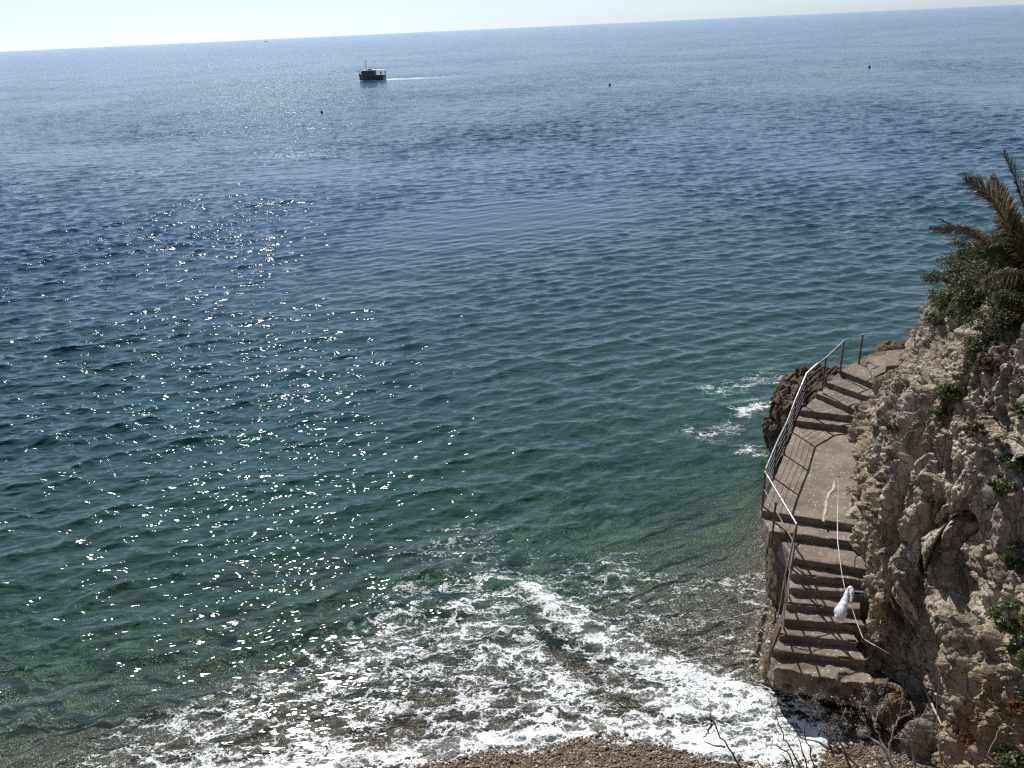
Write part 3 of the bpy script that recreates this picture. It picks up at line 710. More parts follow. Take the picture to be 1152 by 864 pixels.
# handrail through the tops
bm = bmesh.new(); tube(bm, [tops[0] + Vector((.06, .03, .02)), tops[0], tops[1]], .019, 8); rpart(obj('handrail', bm, M['wire'], sharp=50))
bm = bmesh.new(); k1 = lerp(tops[1], tops[2], .82); tube(bm, [tops[1], k1, tops[2] + Vector((0, 0, .0)), lerp(tops[2], tops[3], .5) + Vector((0, 0, .03))], .022, 8); rpart(obj('handrail', bm, M['rail'], sharp=50))
bm = bmesh.new(); tube(bm, [lerp(tops[2], tops[3], .45) + Vector((0, 0, .03)), tops[3], tops[4], tops[5], tops[6], tops[7] + Vector((.03, .06, 0))], [.036, .028, .024, .024, .024, .024], 8); rpart(obj('handrail', bm, M['rail'], sharp=50))
# a pale sleeve on the upper rail
# lower run: slopes down from the landing corner and on along the lower flight
q0 = tops[7]; bq = at(891, 632, 2.24); q1 = bq + Vector((0, 0, 1.0))
bm = bmesh.new(); tube(bm, [q0 + Vector((-.02, -.04, -.02)), q1], .024, 8); rpart(obj('handrail', bm, M['rail'], sharp=50))
b9 = at(869, 601, 2.42)
bm = bmesh.new(); tube(bm, [b9 - Vector((0, 0, .25)), b9 + Vector((.0, 0, .88))], .024, 10); rpart(obj('post', bm, M['post'], sharp=40))
bm = bmesh.new(); tube(bm, [bq - Vector((0, 0, .2)), q1], .026, 10); rpart(obj('post', bm, M['post'], sharp=40))
q2 = at(883, 648, 2.6); q3 = at(882, 704, 1.95); q4 = at(866, 737, 1.22)
b11 = at(886, 650, 2.06)
bm = bmesh.new(); tube(bm, [q1, at(889, 622, 2.85), at(884, 645, 2.72), at(879, 676, 2.2), at(876, 692, 2.0)], [.02, .02, .022, .022, .02], 8); rpart(obj('handrail', bm, M['post'], sharp=50))
bm = bmesh.new(); tube(bm, [at(884, 645, 2.72), at(883, 680, 2.15), at(881, 706, 1.85)], .016, 8); rpart(obj('handrail', bm, M['rail'], sharp=50))
bm = bmesh.new(); tube(bm, [at(878.5, 705, 1.75), at(872, 722, 1.45), at(866, 737, 1.2), at(865, 745, .95)], .026, 8); rpart(obj('handrail', bm, M['post'], sharp=50))
for (bx, by, bz, tx, ty, tz) in ((885, 664, 1.75, 881, 655, 2.45), (880, 702, 1.35, 880, 700, 1.9)):
    bm = bmesh.new(); tube(bm, [at(bx, by, bz), at(tx, ty, tz)], .02, 8); rpart(obj('post', bm, M['post'], sharp=40))
# wires
for k in range(1, 5):
    bm = bmesh.new()
    pts = []
    for i, t_ in enumerate(tops[1:]):
        pts.append(t_ - Vector((0, 0, k * .19)))
    tube(bm, pts, .0055, 5); rpart(obj('wire', bm, M['wire']))
bm = bmesh.new(); tube(bm, [tops[7] - Vector((0, 0, .5)), q1 - Vector((0, 0, .5))], .012, 6); rpart(obj('wire', bm, M['wire']))
bm = bmesh.new(); tube(bm, [q1 - Vector((0, 0, .45)), at(886, 660, 2.15), at(877, 712, 1.35)], .013, 6); rpart(obj('wire', bm, M['wire']))

# ------------------------------------------------------------------ rope on the cliff side and the bag
def on_cliff(px, py, off=.05):
    h, n = hit(px, py)
    if h is None: return at(px, py, 2.5)
    d = ray(px, py).normalized(); return h - d * off
r0 = at(943.5, 536, 3.55)
rp = [r0, at(943, 560, 3.2), at(942, 579, 2.95), at(942.5, 610, 2.85), at(944, 622, 2.8), at(947, 645, 2.55), at(950, 660, 2.4)]
rope = thing('rope_handrail', 'thin white rope strung down the cliff side of the lower steps', 'rope', tuple(r0))
def opart(o): o.parent = rope; o.matrix_parent_inverse = Matrix.Translation(-r0); return o
bm = bmesh.new(); tube(bm, rp, .0085, 7); opart(obj('rope', bm, M['rope'], sharp=50))
bm = bmesh.new(); tube(bm, [at(950, 660, 2.4), at(957, 679, 2.2), at(963, 698, 2.0), at(971, 718.5, 1.85), at(984, 726, 1.85), on_cliff(1006, 739, .03)], .0085, 7); opart(obj('rope', bm, M['rope'], sharp=50))
for a_ in (rp[0], at(971, 718.5, 1.85)):
    bm = bmesh.new()
    h = bvh.find_nearest(a_)[0]
    if (h - a_).length < .3: tube(bm, [h + (h - a_) * .2, a_], .012, 7)
    tube(bm, [a_ - Vector((0, 0, .02)), a_ + Vector((0, 0, .02))], .02, 8)
    opart(obj('anchor_pin', bm, M['post'], sharp=40))
# bag
bp = at(954, 661, 2.38)
bag = thing('plastic_bag', 'translucent white plastic bag knotted to the rope beside the lower steps', 'bag', tuple(bp))
def bag_mat():
    t = NT('white_plastic_film'); p = t.pos()
    n = t.bump(t.noise(p, 22, 4, .6, .6), .03, .9)
    c = t.mix(t.ramp(t.noise(p, 14, 3), .35, .65), (.80, .82, .85), (.62, .66, .72))
    return t.done(t.n('MixShader', None, Fac=.28, _1=t.bsdf(c, .32, n), _2=t.n('BsdfTranslucent', None, Color=(.8, .83, .87, 1)).outputs[0]).outputs[0])
M['bag'] = bag_mat()
def bag_part(name, pts, rads, n=18, seed=0, wr_=.02):
    bm = bmesh.new(); tube(bm, pts, rads, n)
    V = np.array([v.co[:] for v in bm.verts]); d = fbm(V * 9, 4, seed)
    bm.normal_update()
    for v, k in zip(bm.verts, d): v.co += v.normal * k * wr_
    o = obj(name, bm, M['bag'], None, smooth=True); o.parent = bag; o.matrix_parent_inverse = Matrix.Translation(-bp); return o
ctr = [at(953, 664, 2.36), at(951.5, 670, 2.30), at(949.5, 677, 2.22), at(947, 684, 2.14), at(945.5, 690, 2.07), at(944.6, 695, 2.01), at(944.3, 698, 1.98)]
def dens(pts, rads, m=5):
    k = np.arange(len(pts)); xs = np.linspace(0, len(pts) - 1, (len(pts) - 1) * m + 1)
    Pp = interp(np.array([p[:] for p in pts]), k.astype(float), xs); Rr = np.interp(xs, k, rads)
    return [Vector(p) for p in Pp], list(Rr)
a_, b_ = dens(ctr, [.028, .05, .076, .105, .122, .095, .03]); bag_part('bag_body', a_, b_, 20, 3, .018)
a_, b_ = dens([at(953, 664, 2.36), at(956, 661, 2.40), at(958, 664, 2.38), at(958, 671, 2.30), at(957, 679, 2.2)], [.025, .035, .04, .04, .02]); bag_part('bag_handle', a_, b_, 12, 5, .015)

# pole leaning against the lower cliff
a_ = on_cliff(1041, 776, .03); b_ = on_cliff(1052, 800, .06)
bm = bmesh.new(); tube(bm, [a_ + (a_ - b_) * .15, lerp(a_, b_, .5) + Vector((-.02, -.02, .03)), b_, b_ + (b_ - a_) * .7], [.028, .024, .018, .01], 8)
tag(obj('dry_stick', bm, simple_mat('bleached_wood', (.42, .39, .37), .8, 0, .3, 30, .003), sharp=50), 'pale bleached stick leaning on the foot of the cliff', 'stick')

# ------------------------------------------------------------------ pebbles
def make_pebbles():
    ico = bmesh.new(); bmesh.ops.create_icosphere(ico, subdivisions=1, radius=1)
    iv = np.array([v.co[:] for v in ico.verts]); iF = np.array([[v.index for v in f.verts] for f in ico.faces]); ico.free()
    n = 90000
    X = rng.uniform(-5, 9.2, n); Y = rng.uniform(9.0, 12.9, n)
    z = ground_z(X, Y); k = (z > -.02) & (X < 8.6); X, Y, z = X[k], Y[k], z[k]
    X, Y, z = X[:60000], Y[:60000], z[:60000]; n = len(X)
    s = np.exp(rng.normal(math.log(.0115), .52, n)); s = np.clip(s, .006, .06)
    ax = np.stack([s * rng.uniform(.9, 1.5, n), s * rng.uniform(.7, 1.1, n), s * rng.uniform(.45, .8, n)], 1)
    th = rng.uniform(0, 6.28, n)
    V = iv[None] * ax[:, None, :]
    V = V * (1 + .12 * rng.normal(0, 1, (n, len(iv), 1)))
    c, s_ = np.cos(th)[:, None], np.sin(th)[:, None]
    x = V[..., 0] * c - V[..., 1] * s_; y = V[..., 0] * s_ + V[..., 1] * c
    V = np.stack([x + X[:, None], y + Y[:, None], V[..., 2] + z[:, None] + (ax[:, 2] * .4)[:, None]], -1)
    F_ = (iF[None] + (np.arange(n) * len(iv))[:, None, None]).reshape(-1, 3)
    t = NT('beach_pebble'); a = t.n('Attribute', {'attribute_name': 'tone'}).outputs['Fac']
    cc = t.mix(t.ramp(a, 0, .8, smooth=False), (.060, .042, .029), (.185, .135, .095))
    cc = t.mix(t.math('GREATER_THAN', a, .90), cc, (.46, .41, .35))
    t.done(t.bsdf(cc, .7, None, 0, .4))
    o = mesh_np('pebbles', V.reshape(-1, 3), F_, t.m)
    at_ = o.data.attributes.new('tone', 'FLOAT', 'POINT'); at_.data.foreach_set('value', np.repeat(rng.random(n), len(iv)).astype(np.float32))
    return o
tag(make_pebbles(), 'small brown and grey beach pebbles', kind='stuff')

# ------------------------------------------------------------------ vegetation
def leaf_mat(name, c1, c2, c3, tr=.3):
    t = NT(name); a = t.attr('tone')
    c = t.mix(t.ramp(a, 0, .6, smooth=False), c1, c2); c = t.mix(t.ramp(a, .72, 1., smooth=False), c, c3)
    return t.done(t.n('MixShader', None, Fac=tr, _1=t.bsdf(c, .55), _2=t.n('BsdfTranslucent', None, Color=c).outputs[0]).outputs[0])
M['leaf_dark'] = leaf_mat('dark_shrub_leaf', (.038, .046, .020), (.092, .105, .042), (.21, .20, .095))
M['leaf_green'] = leaf_mat('samphire_leaf', (.050, .078, .024), (.11, .145, .045), (.29, .29, .11))
M['leaf_brown'] = leaf_mat('dry_grass_leaf', (.07, .045, .025), (.15, .10, .05), (.28, .2, .11))
M['leaf_rust'] = leaf_mat('rust_leaf', (.09, .035, .018), (.20, .08, .03), (.34, .15, .06))
M['leaf_grey'] = leaf_mat('grey_seedhead', (.12, .105, .09), (.25, .225, .2), (.42, .40, .37))
M['bark'] = simple_mat('shrub_bark', (.13, .105, .085), .9, 0, .4, 20, .004)
M['twig'] = simple_mat('dry_twig', (.11, .085, .07), .9, 0, .4, 20, .003)
M['greytwig'] = simple_mat('bleached_twig', (.26, .235, .215), .9, 0, .4, 20, .003)

def leaves(name, cent, size, mat, parent, tone=None, elong=2.2, updir=None, seed=0):
    """many small folded leaves at given centres"""
    r = np.random.default_rng(seed); n = len(cent)
    d = r.normal(0, 1, (n, 3)); d[:, 2] += .35
    if updir is not None: d = d * .55 + updir
    d /= np.linalg.norm(d, axis=1, keepdims=True)
    o = np.cross(d, r.normal(0, 1, (n, 3))); o /= np.linalg.norm(o, axis=1, keepdims=True)
    s = size * r.uniform(.6, 1.35, n)[:, None]
    nrm = np.cross(d, o)
    a = cent - d * s * .5 * elong / 2; c = cent + d * s * .5 * elong / 2
    b = cent + o * s * .5 + nrm * s * .12; e = cent - o * s * .5 + nrm * s * .12
    V = np.stack([a, b, c, e], 1).reshape(-1, 3)
    i = np.arange(n)[:, None] * 4
    F_ = np.concatenate([i + np.array([[0, 1, 2]]), i + np.array([[0, 2, 3]])], 0)
    ob = mesh_np(name, V, F_, mat, None, smooth=False)
    tn = r.random(n) if tone is None else tone
    at_ = ob.data.attributes.new('tone', 'FLOAT', 'POINT'); at_.data.foreach_set('value', np.repeat(tn, 4).astype(np.float32))
    if parent: ob.parent = parent; ob.matrix_parent_inverse = Matrix.Translation(-parent.location)
    return ob

def shrub(name, label, cat, base, rx, ry, rz_, n, mat, leafsize, seed, group=None, clump=22, stemc='bark', elong=2.2, lean=(0, 0, 0)):
    r = np.random.default_rng(seed); base = Vector(base)
    t = thing(name, label, cat, tuple(base), group)
    cc = r.normal(0, 1, (clump, 3)); cc /= np.linalg.norm(cc, axis=1, keepdims=True); cc *= (r.random((clump, 1)) ** .45)
    cc[:, 2] = np.abs(cc[:, 2]) * .95
    cen = cc * np.array([rx, ry, rz_]) + np.array([lean[0], lean[1], .1 * rz_]) + np.array(base)
    cr = r.uniform(.16, .34, clump) * (rx + rz_) * .55
    k = r.integers(0, clump, n)
    off = r.normal(0, 1, (n, 3)); off /= np.linalg.norm(off, axis=1, keepdims=True); off *= (r.random((n, 1)) ** .5) * cr[k][:, None] * np.array([1, 1, .8])
    ct = cen[k] + off
    tone = np.clip(r.normal(.38, .16, clump)[k] + r.normal(0, .22, n), 0, 1)
    leaves('foliage', ct, leafsize, mat, t, tone, elong, seed=seed)
    bm = bmesh.new()
    for j in range(clump):
        e = Vector(cen[j]); m = lerp(base, e, .5) + Vector(r.normal(0, .06, 3)) * rx
        tube(bm, [base + Vector((0, 0, -.08)), m, e], [.014 + .008 * rx, .010, .004], 5)
        for _ in range(3):
            e2 = e + Vector(r.normal(0, 1, 3)).normalized() * cr[j] * 1.1
            tube(bm, [lerp(m, e, .7), e2], [.006, .0025], 4)
    o = obj('stem', bm, M[stemc], None, smooth=True); o.parent = t; o.matrix_parent_inverse = Matrix.Translation(-base)
    return t

# big dark shrubs over the cliff edge: seated on the cliff along the pixel ray
def seat(px, py, back=0.):
    h, n = hit(px, py)
    if h is None: return None
    return h + ray(px, py).normalized() * back
big = [
    (1082, 316, .85, .8, .80, 12000, 'leaf_dark', .036, 'round dark shrub hanging over the seaward lip of the cliff'),
    (1066, 342, .50, .50, .45, 5200, 'leaf_green', .034, 'light green shrub spilling over the lip at the far left corner of the cliff'),
    (1110, 330, .85, .8, .90, 12000, 'leaf_dark', .036, 'dark shrub in the middle of the cliff top under the drooping dry frond'),
    (1128, 368, .70, .65, .85, 9000, 'leaf_dark', .034, 'deep green shrub filling the shaded gully above the rock rib'),
    (1146, 325, .80, .75, .9, 9500, 'leaf_dark', .036, 'dark shrub crowded at the foot of the palm at the right edge'),
    (1112, 392, .48, .46, .55, 5000, 'leaf_dark', .034, 'small dark shrub lowest in the gully between two rock ribs'),
    (1104, 296, .80, .75, .9, 10000, 'leaf_dark', .036, 'dark grey green shrub standing tallest behind the cliff lip'),
    (1095, 352, .60, .55, .6, 7000, 'leaf_dark', .034, 'dark shrub hanging between the light green one and the shaded gully'),
]
for i, (x, y, rx, ry, rz_, n, m, ls, lab) in enumerate(big):
    b = seat(x, y)
    if b is None: b = aty(x, y, 19)
    shrub('shrub', lab, 'shrub', b - Vector((0, 0, .1)), rx, ry, rz_, n, M[m], ls, 200 + i, 'shrubs along the cliff top', 40)
small = [
    (1058, 462, .26, .50, 'leaf_green', 'bright green samphire in the upright crack in the middle of the cliff face'),
    (1068, 440, .22, .34, 'leaf_green', 'yellow green samphire topping the green crack below the cliff lip'),
    (1098, 412, .24, .24, 'leaf_green', 'yellow green plant on the left shoulder of the brown grass tuft'),
    (1002, 478, .17, .16, 'leaf_green', 'tiny green tuft alone on the rock above the landing'),
    (1112, 412, .34, .26, 'leaf_brown', 'dry brown grass tuft on the ledge under the dark gully'),
    (1122, 552, .26, .38, 'leaf_green', 'dark green plant in the shaded slot right of the grey slab'),
    (1140, 520, .26, .28, 'leaf_green', 'green plant on the pale ledge near the right edge of the photo, uppermost there'),
    (1128, 500, .22, .18, 'leaf_brown', 'low brown dry plant on the ledge above the pale ledge'),
    (1095, 482, .26, .16, 'leaf_brown', 'reddish brown dry growth below the big blocky boulder'),
    (1148, 462, .18, .2, 'leaf_green', 'yellow headed plant under the rounded boulder at the right edge'),
    (1148, 640, .3, .4, 'leaf_green', 'green plant hanging at the right edge midway down the cliff'),
    (1136, 612, .14, .14, 'leaf_green', 'small yellow flowered sprig on the grey slab'),
    (1138, 705, .38, .46, 'leaf_green', 'large fresh green bush at the right edge above the pale boulders'),
    (1150, 742, .32, .36, 'leaf_green', 'green bush directly below the large fresh green bush'),
    (1147, 350, .3, .26, 'leaf_brown', 'rust brown dry shrub beside the dark gully at the right edge'),
    (1048, 560, .10, .12, 'leaf_green', 'tiny green sprig beside the long vertical crack'),
    (1140, 858, .34, .28, 'leaf_green', 'green tussock in the bottom right corner'),
    (1052, 360, .22, .2, 'leaf_green', 'pale green sprigs at the seaward corner of the cliff lip'),
]
for i, (x, y, r_, h_, m, lab) in enumerate(small):
    b = seat(x, y + 4)
    if b is None: continue
    shrub('cliff_plant', lab, 'plant', b, r_, r_, h_, int(11000 * r_ * (h_ + .3)), M[m], .030 if m == 'leaf_green' else .026, 300 + i, 'plants rooted in the cliff', 12, 'bark', 3.0 if m == 'leaf_green' else 5.)
for i, (x, y, r_, h_, lab) in enumerate([(1078, 826, .24, .2, 'rust coloured leafy plant on the pale rock by the bottom edge'), (1120, 858, .3, .16, 'low rust coloured leaves along the bottom edge beside the green tussock'), (1145, 800, .18, .2, 'small rust coloured plant at the right edge beneath the boulders')]):
    b = seat(x, y)
    if b is None: continue
    shrub('rusty_plant', lab, 'plant', b, r_, r_, h_, 900, M['leaf_rust'], .032, 360 + i, 'rust coloured plants on the low rocks', 12, 'greytwig', 1.6)

# palm
def frond(name, pts, length_leaf, mat, parent, seed, droop=.4, n=60, start=.12, spread=1.0, twist=1.0):
    r = np.random.default_rng(seed); pts = [Vector(p) for p in pts]
    k = np.arange(len(pts)).astype(float); A = np.array([p[:] for p in pts])
    xs = np.linspace(0, len(pts) - 1, 24); Pp = interp(A, k, xs)
    g = bpy.data.objects.new(name, None)
    bm = bmesh.new(); tube(bm, [Vector(p) for p in Pp], list(np.linspace(.022, .005, 24)), 6)
    tl = bm.verts.layers.float.new('tone')
    for v in bm.verts: v[tl] = .85
    for i in range(n):
        s = start + (1 - start) * (i + r.random()) / n
        x = s * (len(pts) - 1); p = Vector(interp(A, k, np.array([x]))[0]); p2 = Vector(interp(A, k, np.array([min(x + .05, len(pts) - 1)]))[0]); p1 = Vector(interp(A, k, np.array([max(x - .05, 0)]))[0])
        t = (p2 - p1).normalized(); sd_ = t.cross(Vector((0, 0, 1))); sd_ = sd_.normalized() if sd_.length > .05 else t.orthogonal().normalized(); upv = sd_.cross(t); ca, sa = math.cos(twist), math.sin(twist); sd_, upv = sd_ * ca + upv * sa, upv * ca - sd_ * sa
        for sg in (-1, 1):
            L = length_leaf * math.sin(math.pi * (.15 + .8 * s)) ** .7 * r.uniform(.75, 1.1) * (1 if s < .85 else .75)
            tw = r.uniform(.4, .75) * spread
            d = (t * (1.0 - .25 * tw) + sd_ * sg * tw + upv * r.uniform(.0, .45)).normalized()
            m = p + d * L * .5; e = p + d * L + Vector((0, 0, -droop * L * r.uniform(.5, 1.3)))
            wv = d.cross(upv).normalized() * .015
            tone = r.random() * .9
            f1 = [bm.verts.new(q) for q in (p - wv * .5, p + wv * .5, m + wv, m - wv)]
            e1 = bm.verts.new(e)
            for v in f1 + [e1]: v[tl] = tone
            bm.faces.new(f1); bm.faces.new((f1[3], f1[2], e1))
    bpy.data.objects.remove(g)
    o = obj(name, bm, mat, None); o.parent = parent; o.matrix_parent_inverse = Matrix.Translation(-parent.location)
    return o
M['frond_dry'] = leaf_mat('dry_frond', (.085, .065, .036), (.19, .15, .08), (.42, .36, .24), .3)
M['frond_green'] = leaf_mat('green_frond', (.035, .042, .02), (.09, .10, .045), (.22, .19, .10), .3)
PY = 15.5
pb = aty(1176, 322, PY)
h_ = bvh.ray_cast(pb + Vector((0, 0, 3)), Vector((0, 0, -1)))[0]
palm_base = h_ if h_ is not None else pb - Vector((0, 0, 1))
palm = thing('palm_tree', 'ragged palm with brown dry fronds leaning over the cliff edge', 'palm', tuple(palm_base))
bm = bmesh.new(); crown = pb + Vector((0, 0, .1))
nseg = 14
tube(bm, [lerp(palm_base - Vector((0, 0, .3)), crown, i / nseg) for i in range(nseg + 1)], [.20 - .04 * (i / nseg) + (.02 if i % 2 else 0) for i in range(nseg + 1)], 12)
o = obj('trunk', bm, M['bark'], None, sharp=50); o.parent = palm; o.matrix_parent_inverse = Matrix.Translation(-palm_base)
fd = [
    ([(1172, 318), (1160, 262), (1146, 212), (1129, 170)], (15.5, 15.3, 15.1, 15.0), .34, 'frond_green', .15, .6),
    ([(1172, 318), (1146, 280), (1118, 226), (1086, 200)], (15.5, 15.5, 15.6, 15.7), .42, 'frond_dry', .25, .7),
    ([(1172, 318), (1150, 285), (1132, 238), (1116, 198)], (15.5, 15.8, 16.0, 16.1), .40, 'frond_dry', .25, .8),
    ([(1170, 322), (1142, 312), (1098, 264), (1048, 256)], (15.5, 15.6, 15.9, 16.2), .30, 'frond_dry', .5, .5),
    ([(1170, 322), (1146, 304), (1108, 272), (1056, 246)], (15.6, 16., 16.4, 16.6), .16, 'frond_dry', .2, .4),
    ([(1172, 320), (1150, 308), (1122, 308), (1096, 324)], (15.5, 15.1, 14.9, 14.7), .34, 'frond_dry', .9, .8),
    ([(1172, 318), (1164, 280), (1158, 240), (1152, 205)], (15.5, 15.2, 15.0, 14.9), .45, 'frond_dry', .2, .9),
    ([(1172, 318), (1158, 290), (1140, 262), (1128, 240)], (15.5, 15.7, 15.9, 16.), .40, 'frond_green', .3, .9),
    ([(1172, 318), (1152, 300), (1132, 285), (1112, 282)], (15.5, 15.6, 15.6, 15.6), .38, 'frond_green', .5, .9),
    ([(1172, 318), (1200, 262), (1230, 230), (1262, 220)], (15.5, 15.5, 15.5, 15.5), .42, 'frond_green', .4, .9),
    ([(1172, 318), (1192, 270), (1205, 215), (1208, 170)], (15.5, 15.3, 15.1, 15.1), .42, 'frond_green', .2, .9),
    ([(1172, 320), (1212, 300), (1250, 300), (1280, 330)], (15.5, 15.2, 15.0, 14.9), .42, 'frond_dry', .6, .9),
]
for i, (px, ys, ll, m, dr_, sp_) in enumerate(fd):
    frond('frond', [aty(x, y, Y) for (x, y), Y in zip(px, ys)], ll * (1.4 if i != 5 else .75), M[m], palm, 400 + i, dr_, 120 if i != 5 else 45, .14, sp_ * 1.35)

# dry branching plants in the foreground, rooted on the ledge under the viewpoint
def dry_plant(label, stems, Yb, seed, grp, head=True, thick=.009, mat='twig'):
    """stems: list of pixel polylines with depths (root first)"""
    r = np.random.default_rng(seed)
    root = aty(*stems[0][0][:2], stems[0][0][2])
    g = bvh.find_nearest(root)[0]
    t = thing('dry_plant', label, 'dry plant', tuple(g), grp)
    bm = bmesh.new(); hc = []
    for st in stems:
        pts = [aty(x, y, Y) for x, y, Y in st]
        a, b = dens(pts, list(np.linspace(thick * 1.3, thick * .45, len(pts))), 4)
        for i in range(1, len(a) - 1): a[i] = a[i] + Vector(r.normal(0, .006, 3))
        if st is stems[0] or (pts[0] - root).length < .25: a = [g + Vector((0, 0, -.05))] + a; b = [b[0]] + b
        tube(bm, a, b, 5)
        if head:
            for _ in range(7):
                i0 = r.integers(len(a) // 2, len(a)); s = a[i0]
                e = s + Vector(r.normal(0, 1, 3)).normalized() * r.uniform(.05, .14) + Vector((0, 0, .04))
                tube(bm, [s, lerp(s, e, .5) + Vector(r.normal(0, .008, 3)), e], [.004, .003, .002], 4); hc.append(e)
            hc.append(a[-1])
    o = obj('twig', bm, M[mat], None, smooth=True); o.parent = t; o.matrix_parent_inverse = Matrix.Translation(-Vector(g))
    if head and hc:
        H = np.repeat(np.array([h[:] for h in hc]), 26, 0); H = H + r.normal(0, .016, H.shape)
        leaves('seed_head', H, .013, M['leaf_grey'], t, None, 1.5, seed=seed)
    return t
G1 = 'dry branching plants in the foreground'
dry_plant('bare forked twig in front of the foam, leftmost of the dry plants', [[(850, 905, 5.0), (832, 862, 5.1), (816, 835, 5.2), (801, 812, 5.3), (799, 800, 5.35)], [(816, 840, 5.18), (806, 839, 5.2), (792, 834, 5.25)], [(801, 815, 5.28), (796, 824, 5.3), (791, 830, 5.3)], [(801, 812, 5.3), (794, 806, 5.3)]], 5, 1, G1, False)
dry_plant('clump of upright bare stems in front of the foam, second from the left', [[(920, 905, 4.9), (900, 862, 5.05), (888, 840, 5.1), (878, 820, 5.2), (872, 800, 5.3), (864, 775, 5.5)], [(915, 900, 4.95), (908, 862, 5.1), (900, 835, 5.2), (894, 815, 5.3)], [(905, 900, 4.9), (893, 862, 5.0), (880, 842, 5.05), (865, 838, 5.1), (861, 842, 5.1)], [(925, 905, 4.9), (913, 850, 5.1), (905, 825, 5.2), (906, 812, 5.25)], [(886, 880, 4.9), (884, 855, 5.0), (876, 848, 5.0)]], 5, 2, G1, False, .007)
dry_plant('long slanting stems with grey seed heads crossing the edge of the foam', [[(985, 905, 4.8), (962, 862, 5.0), (940, 830, 5.2), (920, 805, 5.4), (895, 780, 5.6)], [(975, 900, 4.85), (950, 850, 5.1), (935, 835, 5.2), (925, 820, 5.3)], [(935, 824, 5.25), (945, 812, 5.3), (950, 800, 5.35)], [(920, 806, 5.4), (912, 792, 5.5), (918, 784, 5.5)]], 5, 3, G1, True, .010)
dry_plant('tall thicket of grey seed heads above the dark beach pebbles', [[(1025, 905, 4.7), (1005, 862, 4.9), (990, 830, 5.1), (984, 812, 5.2), (994, 792, 5.35)], [(1020, 900, 4.75), (995, 845, 5.0), (980, 830, 5.1), (972, 812, 5.2), (968, 790, 5.3)], [(1010, 880, 4.8), (1000, 850, 5.0), (1004, 825, 5.1), (1012, 806, 5.2)], [(984, 812, 5.2), (980, 800, 5.3), (975, 788, 5.35)], [(1000, 870, 4.8), (985, 850, 4.9), (975, 842, 5.0)], [(1035, 890, 4.8), (1027, 850, 5.0), (1028, 820, 5.1), (1034, 808, 5.2)]], 5, 4, G1, True, .010, 'greytwig')
dry_plant('pale bare twigs in front of the shaded boulder at the lower right', [[(1110, 850, 7.0), (1120, 830, 7.1), (1128, 812, 7.2), (1112, 804, 7.2)], [(1128, 812, 7.2), (1120, 800, 7.3), (1116, 790, 7.3)], [(1130, 815, 7.2), (1142, 822, 7.1)]], 5, 5, G1, False, .006, 'greytwig')
dry_plant('dark straight twig standing before the pale rock with leaves turned rust', [[(1110, 905, 6.0), (1092, 850, 6.2), (1078, 832, 6.3)], [(1060, 860, 6.2), (1054, 800, 6.6), (1057, 752, 6.9)]], 5, 6, G1, False, .006)

# ------------------------------------------------------------------ fishing boat
M['hull'] = simple_mat('dark_hull_paint', (.055, .062, .072), .5, 0, .3, 2, .005)
M['cabin'] = simple_mat('cabin_paint', (.10, .11, .125), .5, 0, .3, 2, .005)
M['white'] = simple_mat('white_boat_paint', (.78, .78, .76), .4, 0, .1, 2, .003)
M['glass'] = simple_mat('dark_glass', (.02, .025, .03), .1, 0, .2, 2, .0)
def boat_hull(L, W, Hh, name, mat, parent):
    nx_, rows = 22, []
    for i in range(nx_ + 1):
        s = i / nx_; x = (s - .5) * L
        w = W / 2 * (1 - max(0, (s - .55) / .45) ** 2.2) * (.88 + .12 * min(1, s * 5)); w = max(w, .02)
        sh = Hh * (1 + .45 * max(0, (s - .45) / .55) ** 2)
        rows.append([(x + (.25 * max(0, s - .7) * 3 if k in (0, 4) else 0), y, z) for k, (y, z) in enumerate([(-w, sh), (-w * .9, .15), (0, -.45), (w * .9, .15), (w, sh)])])
    V = np.array(rows).reshape(-1, 3); Fq = grid_faces(nx_ + 1, 5)
    dk = []
    bm = bmesh.new(); vs_ = [bm.verts.new(v) for v in V]
    for f in Fq: bm.faces.new([vs_[i] for i in f])
    n5 = 5
    bm.faces.new([vs_[i] for i in range(5)])
    dv = [(bm.verts.new((r[0][0], r[0][1] * .93, r[0][2] - .45)), bm.verts.new((r[4][0], r[4][1] * .93, r[4][2] - .45))) for r in rows]
    for i in range(nx_): bm.faces.new((dv[i][0], dv[i + 1][0], dv[i + 1][1], dv[i][1]))
    for i in range(nx_):   # bulwark caps down to the deck
        bm.faces.new((vs_[i * 5], vs_[i * 5 + 5], dv[i + 1][0], dv[i][0])); bm.faces.new((vs_[i * 5 + 4], dv[i][1], dv[i + 1][1], vs_[i * 5 + 9]))
    bmesh.ops.recalc_face_normals(bm, faces=bm.faces)
    return obj(name, bm, mat, parent, sharp=35)
def bpart(name, mat, parent, fn):
    bm = bmesh.new(); fn(bm); bmesh.ops.bevel(bm, geom=[e for e in bm.edges if len(e.link_faces) == 2 and e.calc_face_angle() > 1.], offset=.03, segments=1, affect='EDGES') if len(bm.verts) < 400 else None
    return obj(name, bm, mat, parent, sharp=35)
L = Lb * 1.0
boat = thing('fishing_boat', 'dark workboat with a cabin and mast motoring left with a white wake', 'boat', (0, 0, 0))
boat_hull(L, 3.3, 1.35, 'hull', M['hull'], boat)
bpart('cabin', M['cabin'], boat, lambda bm: box(bm, (.9, 0, 1.9), (4.2, 2.3, 2.0)))
cab = [c for c in boat.children if c.name.startswith('cabin')][0]
for sx in (-.6, .5, 1.6, 2.5):
    for sy in (-1, 1): bpart('window', M['glass'], cab, lambda bm: box(bm, (sx, sy * 1.16, 2.3), (.7, .03, .55)))
bpart('roof', M['white'], boat, lambda bm: box(bm, (.9, 0, 2.96), (4.8, 2.6, .12)))
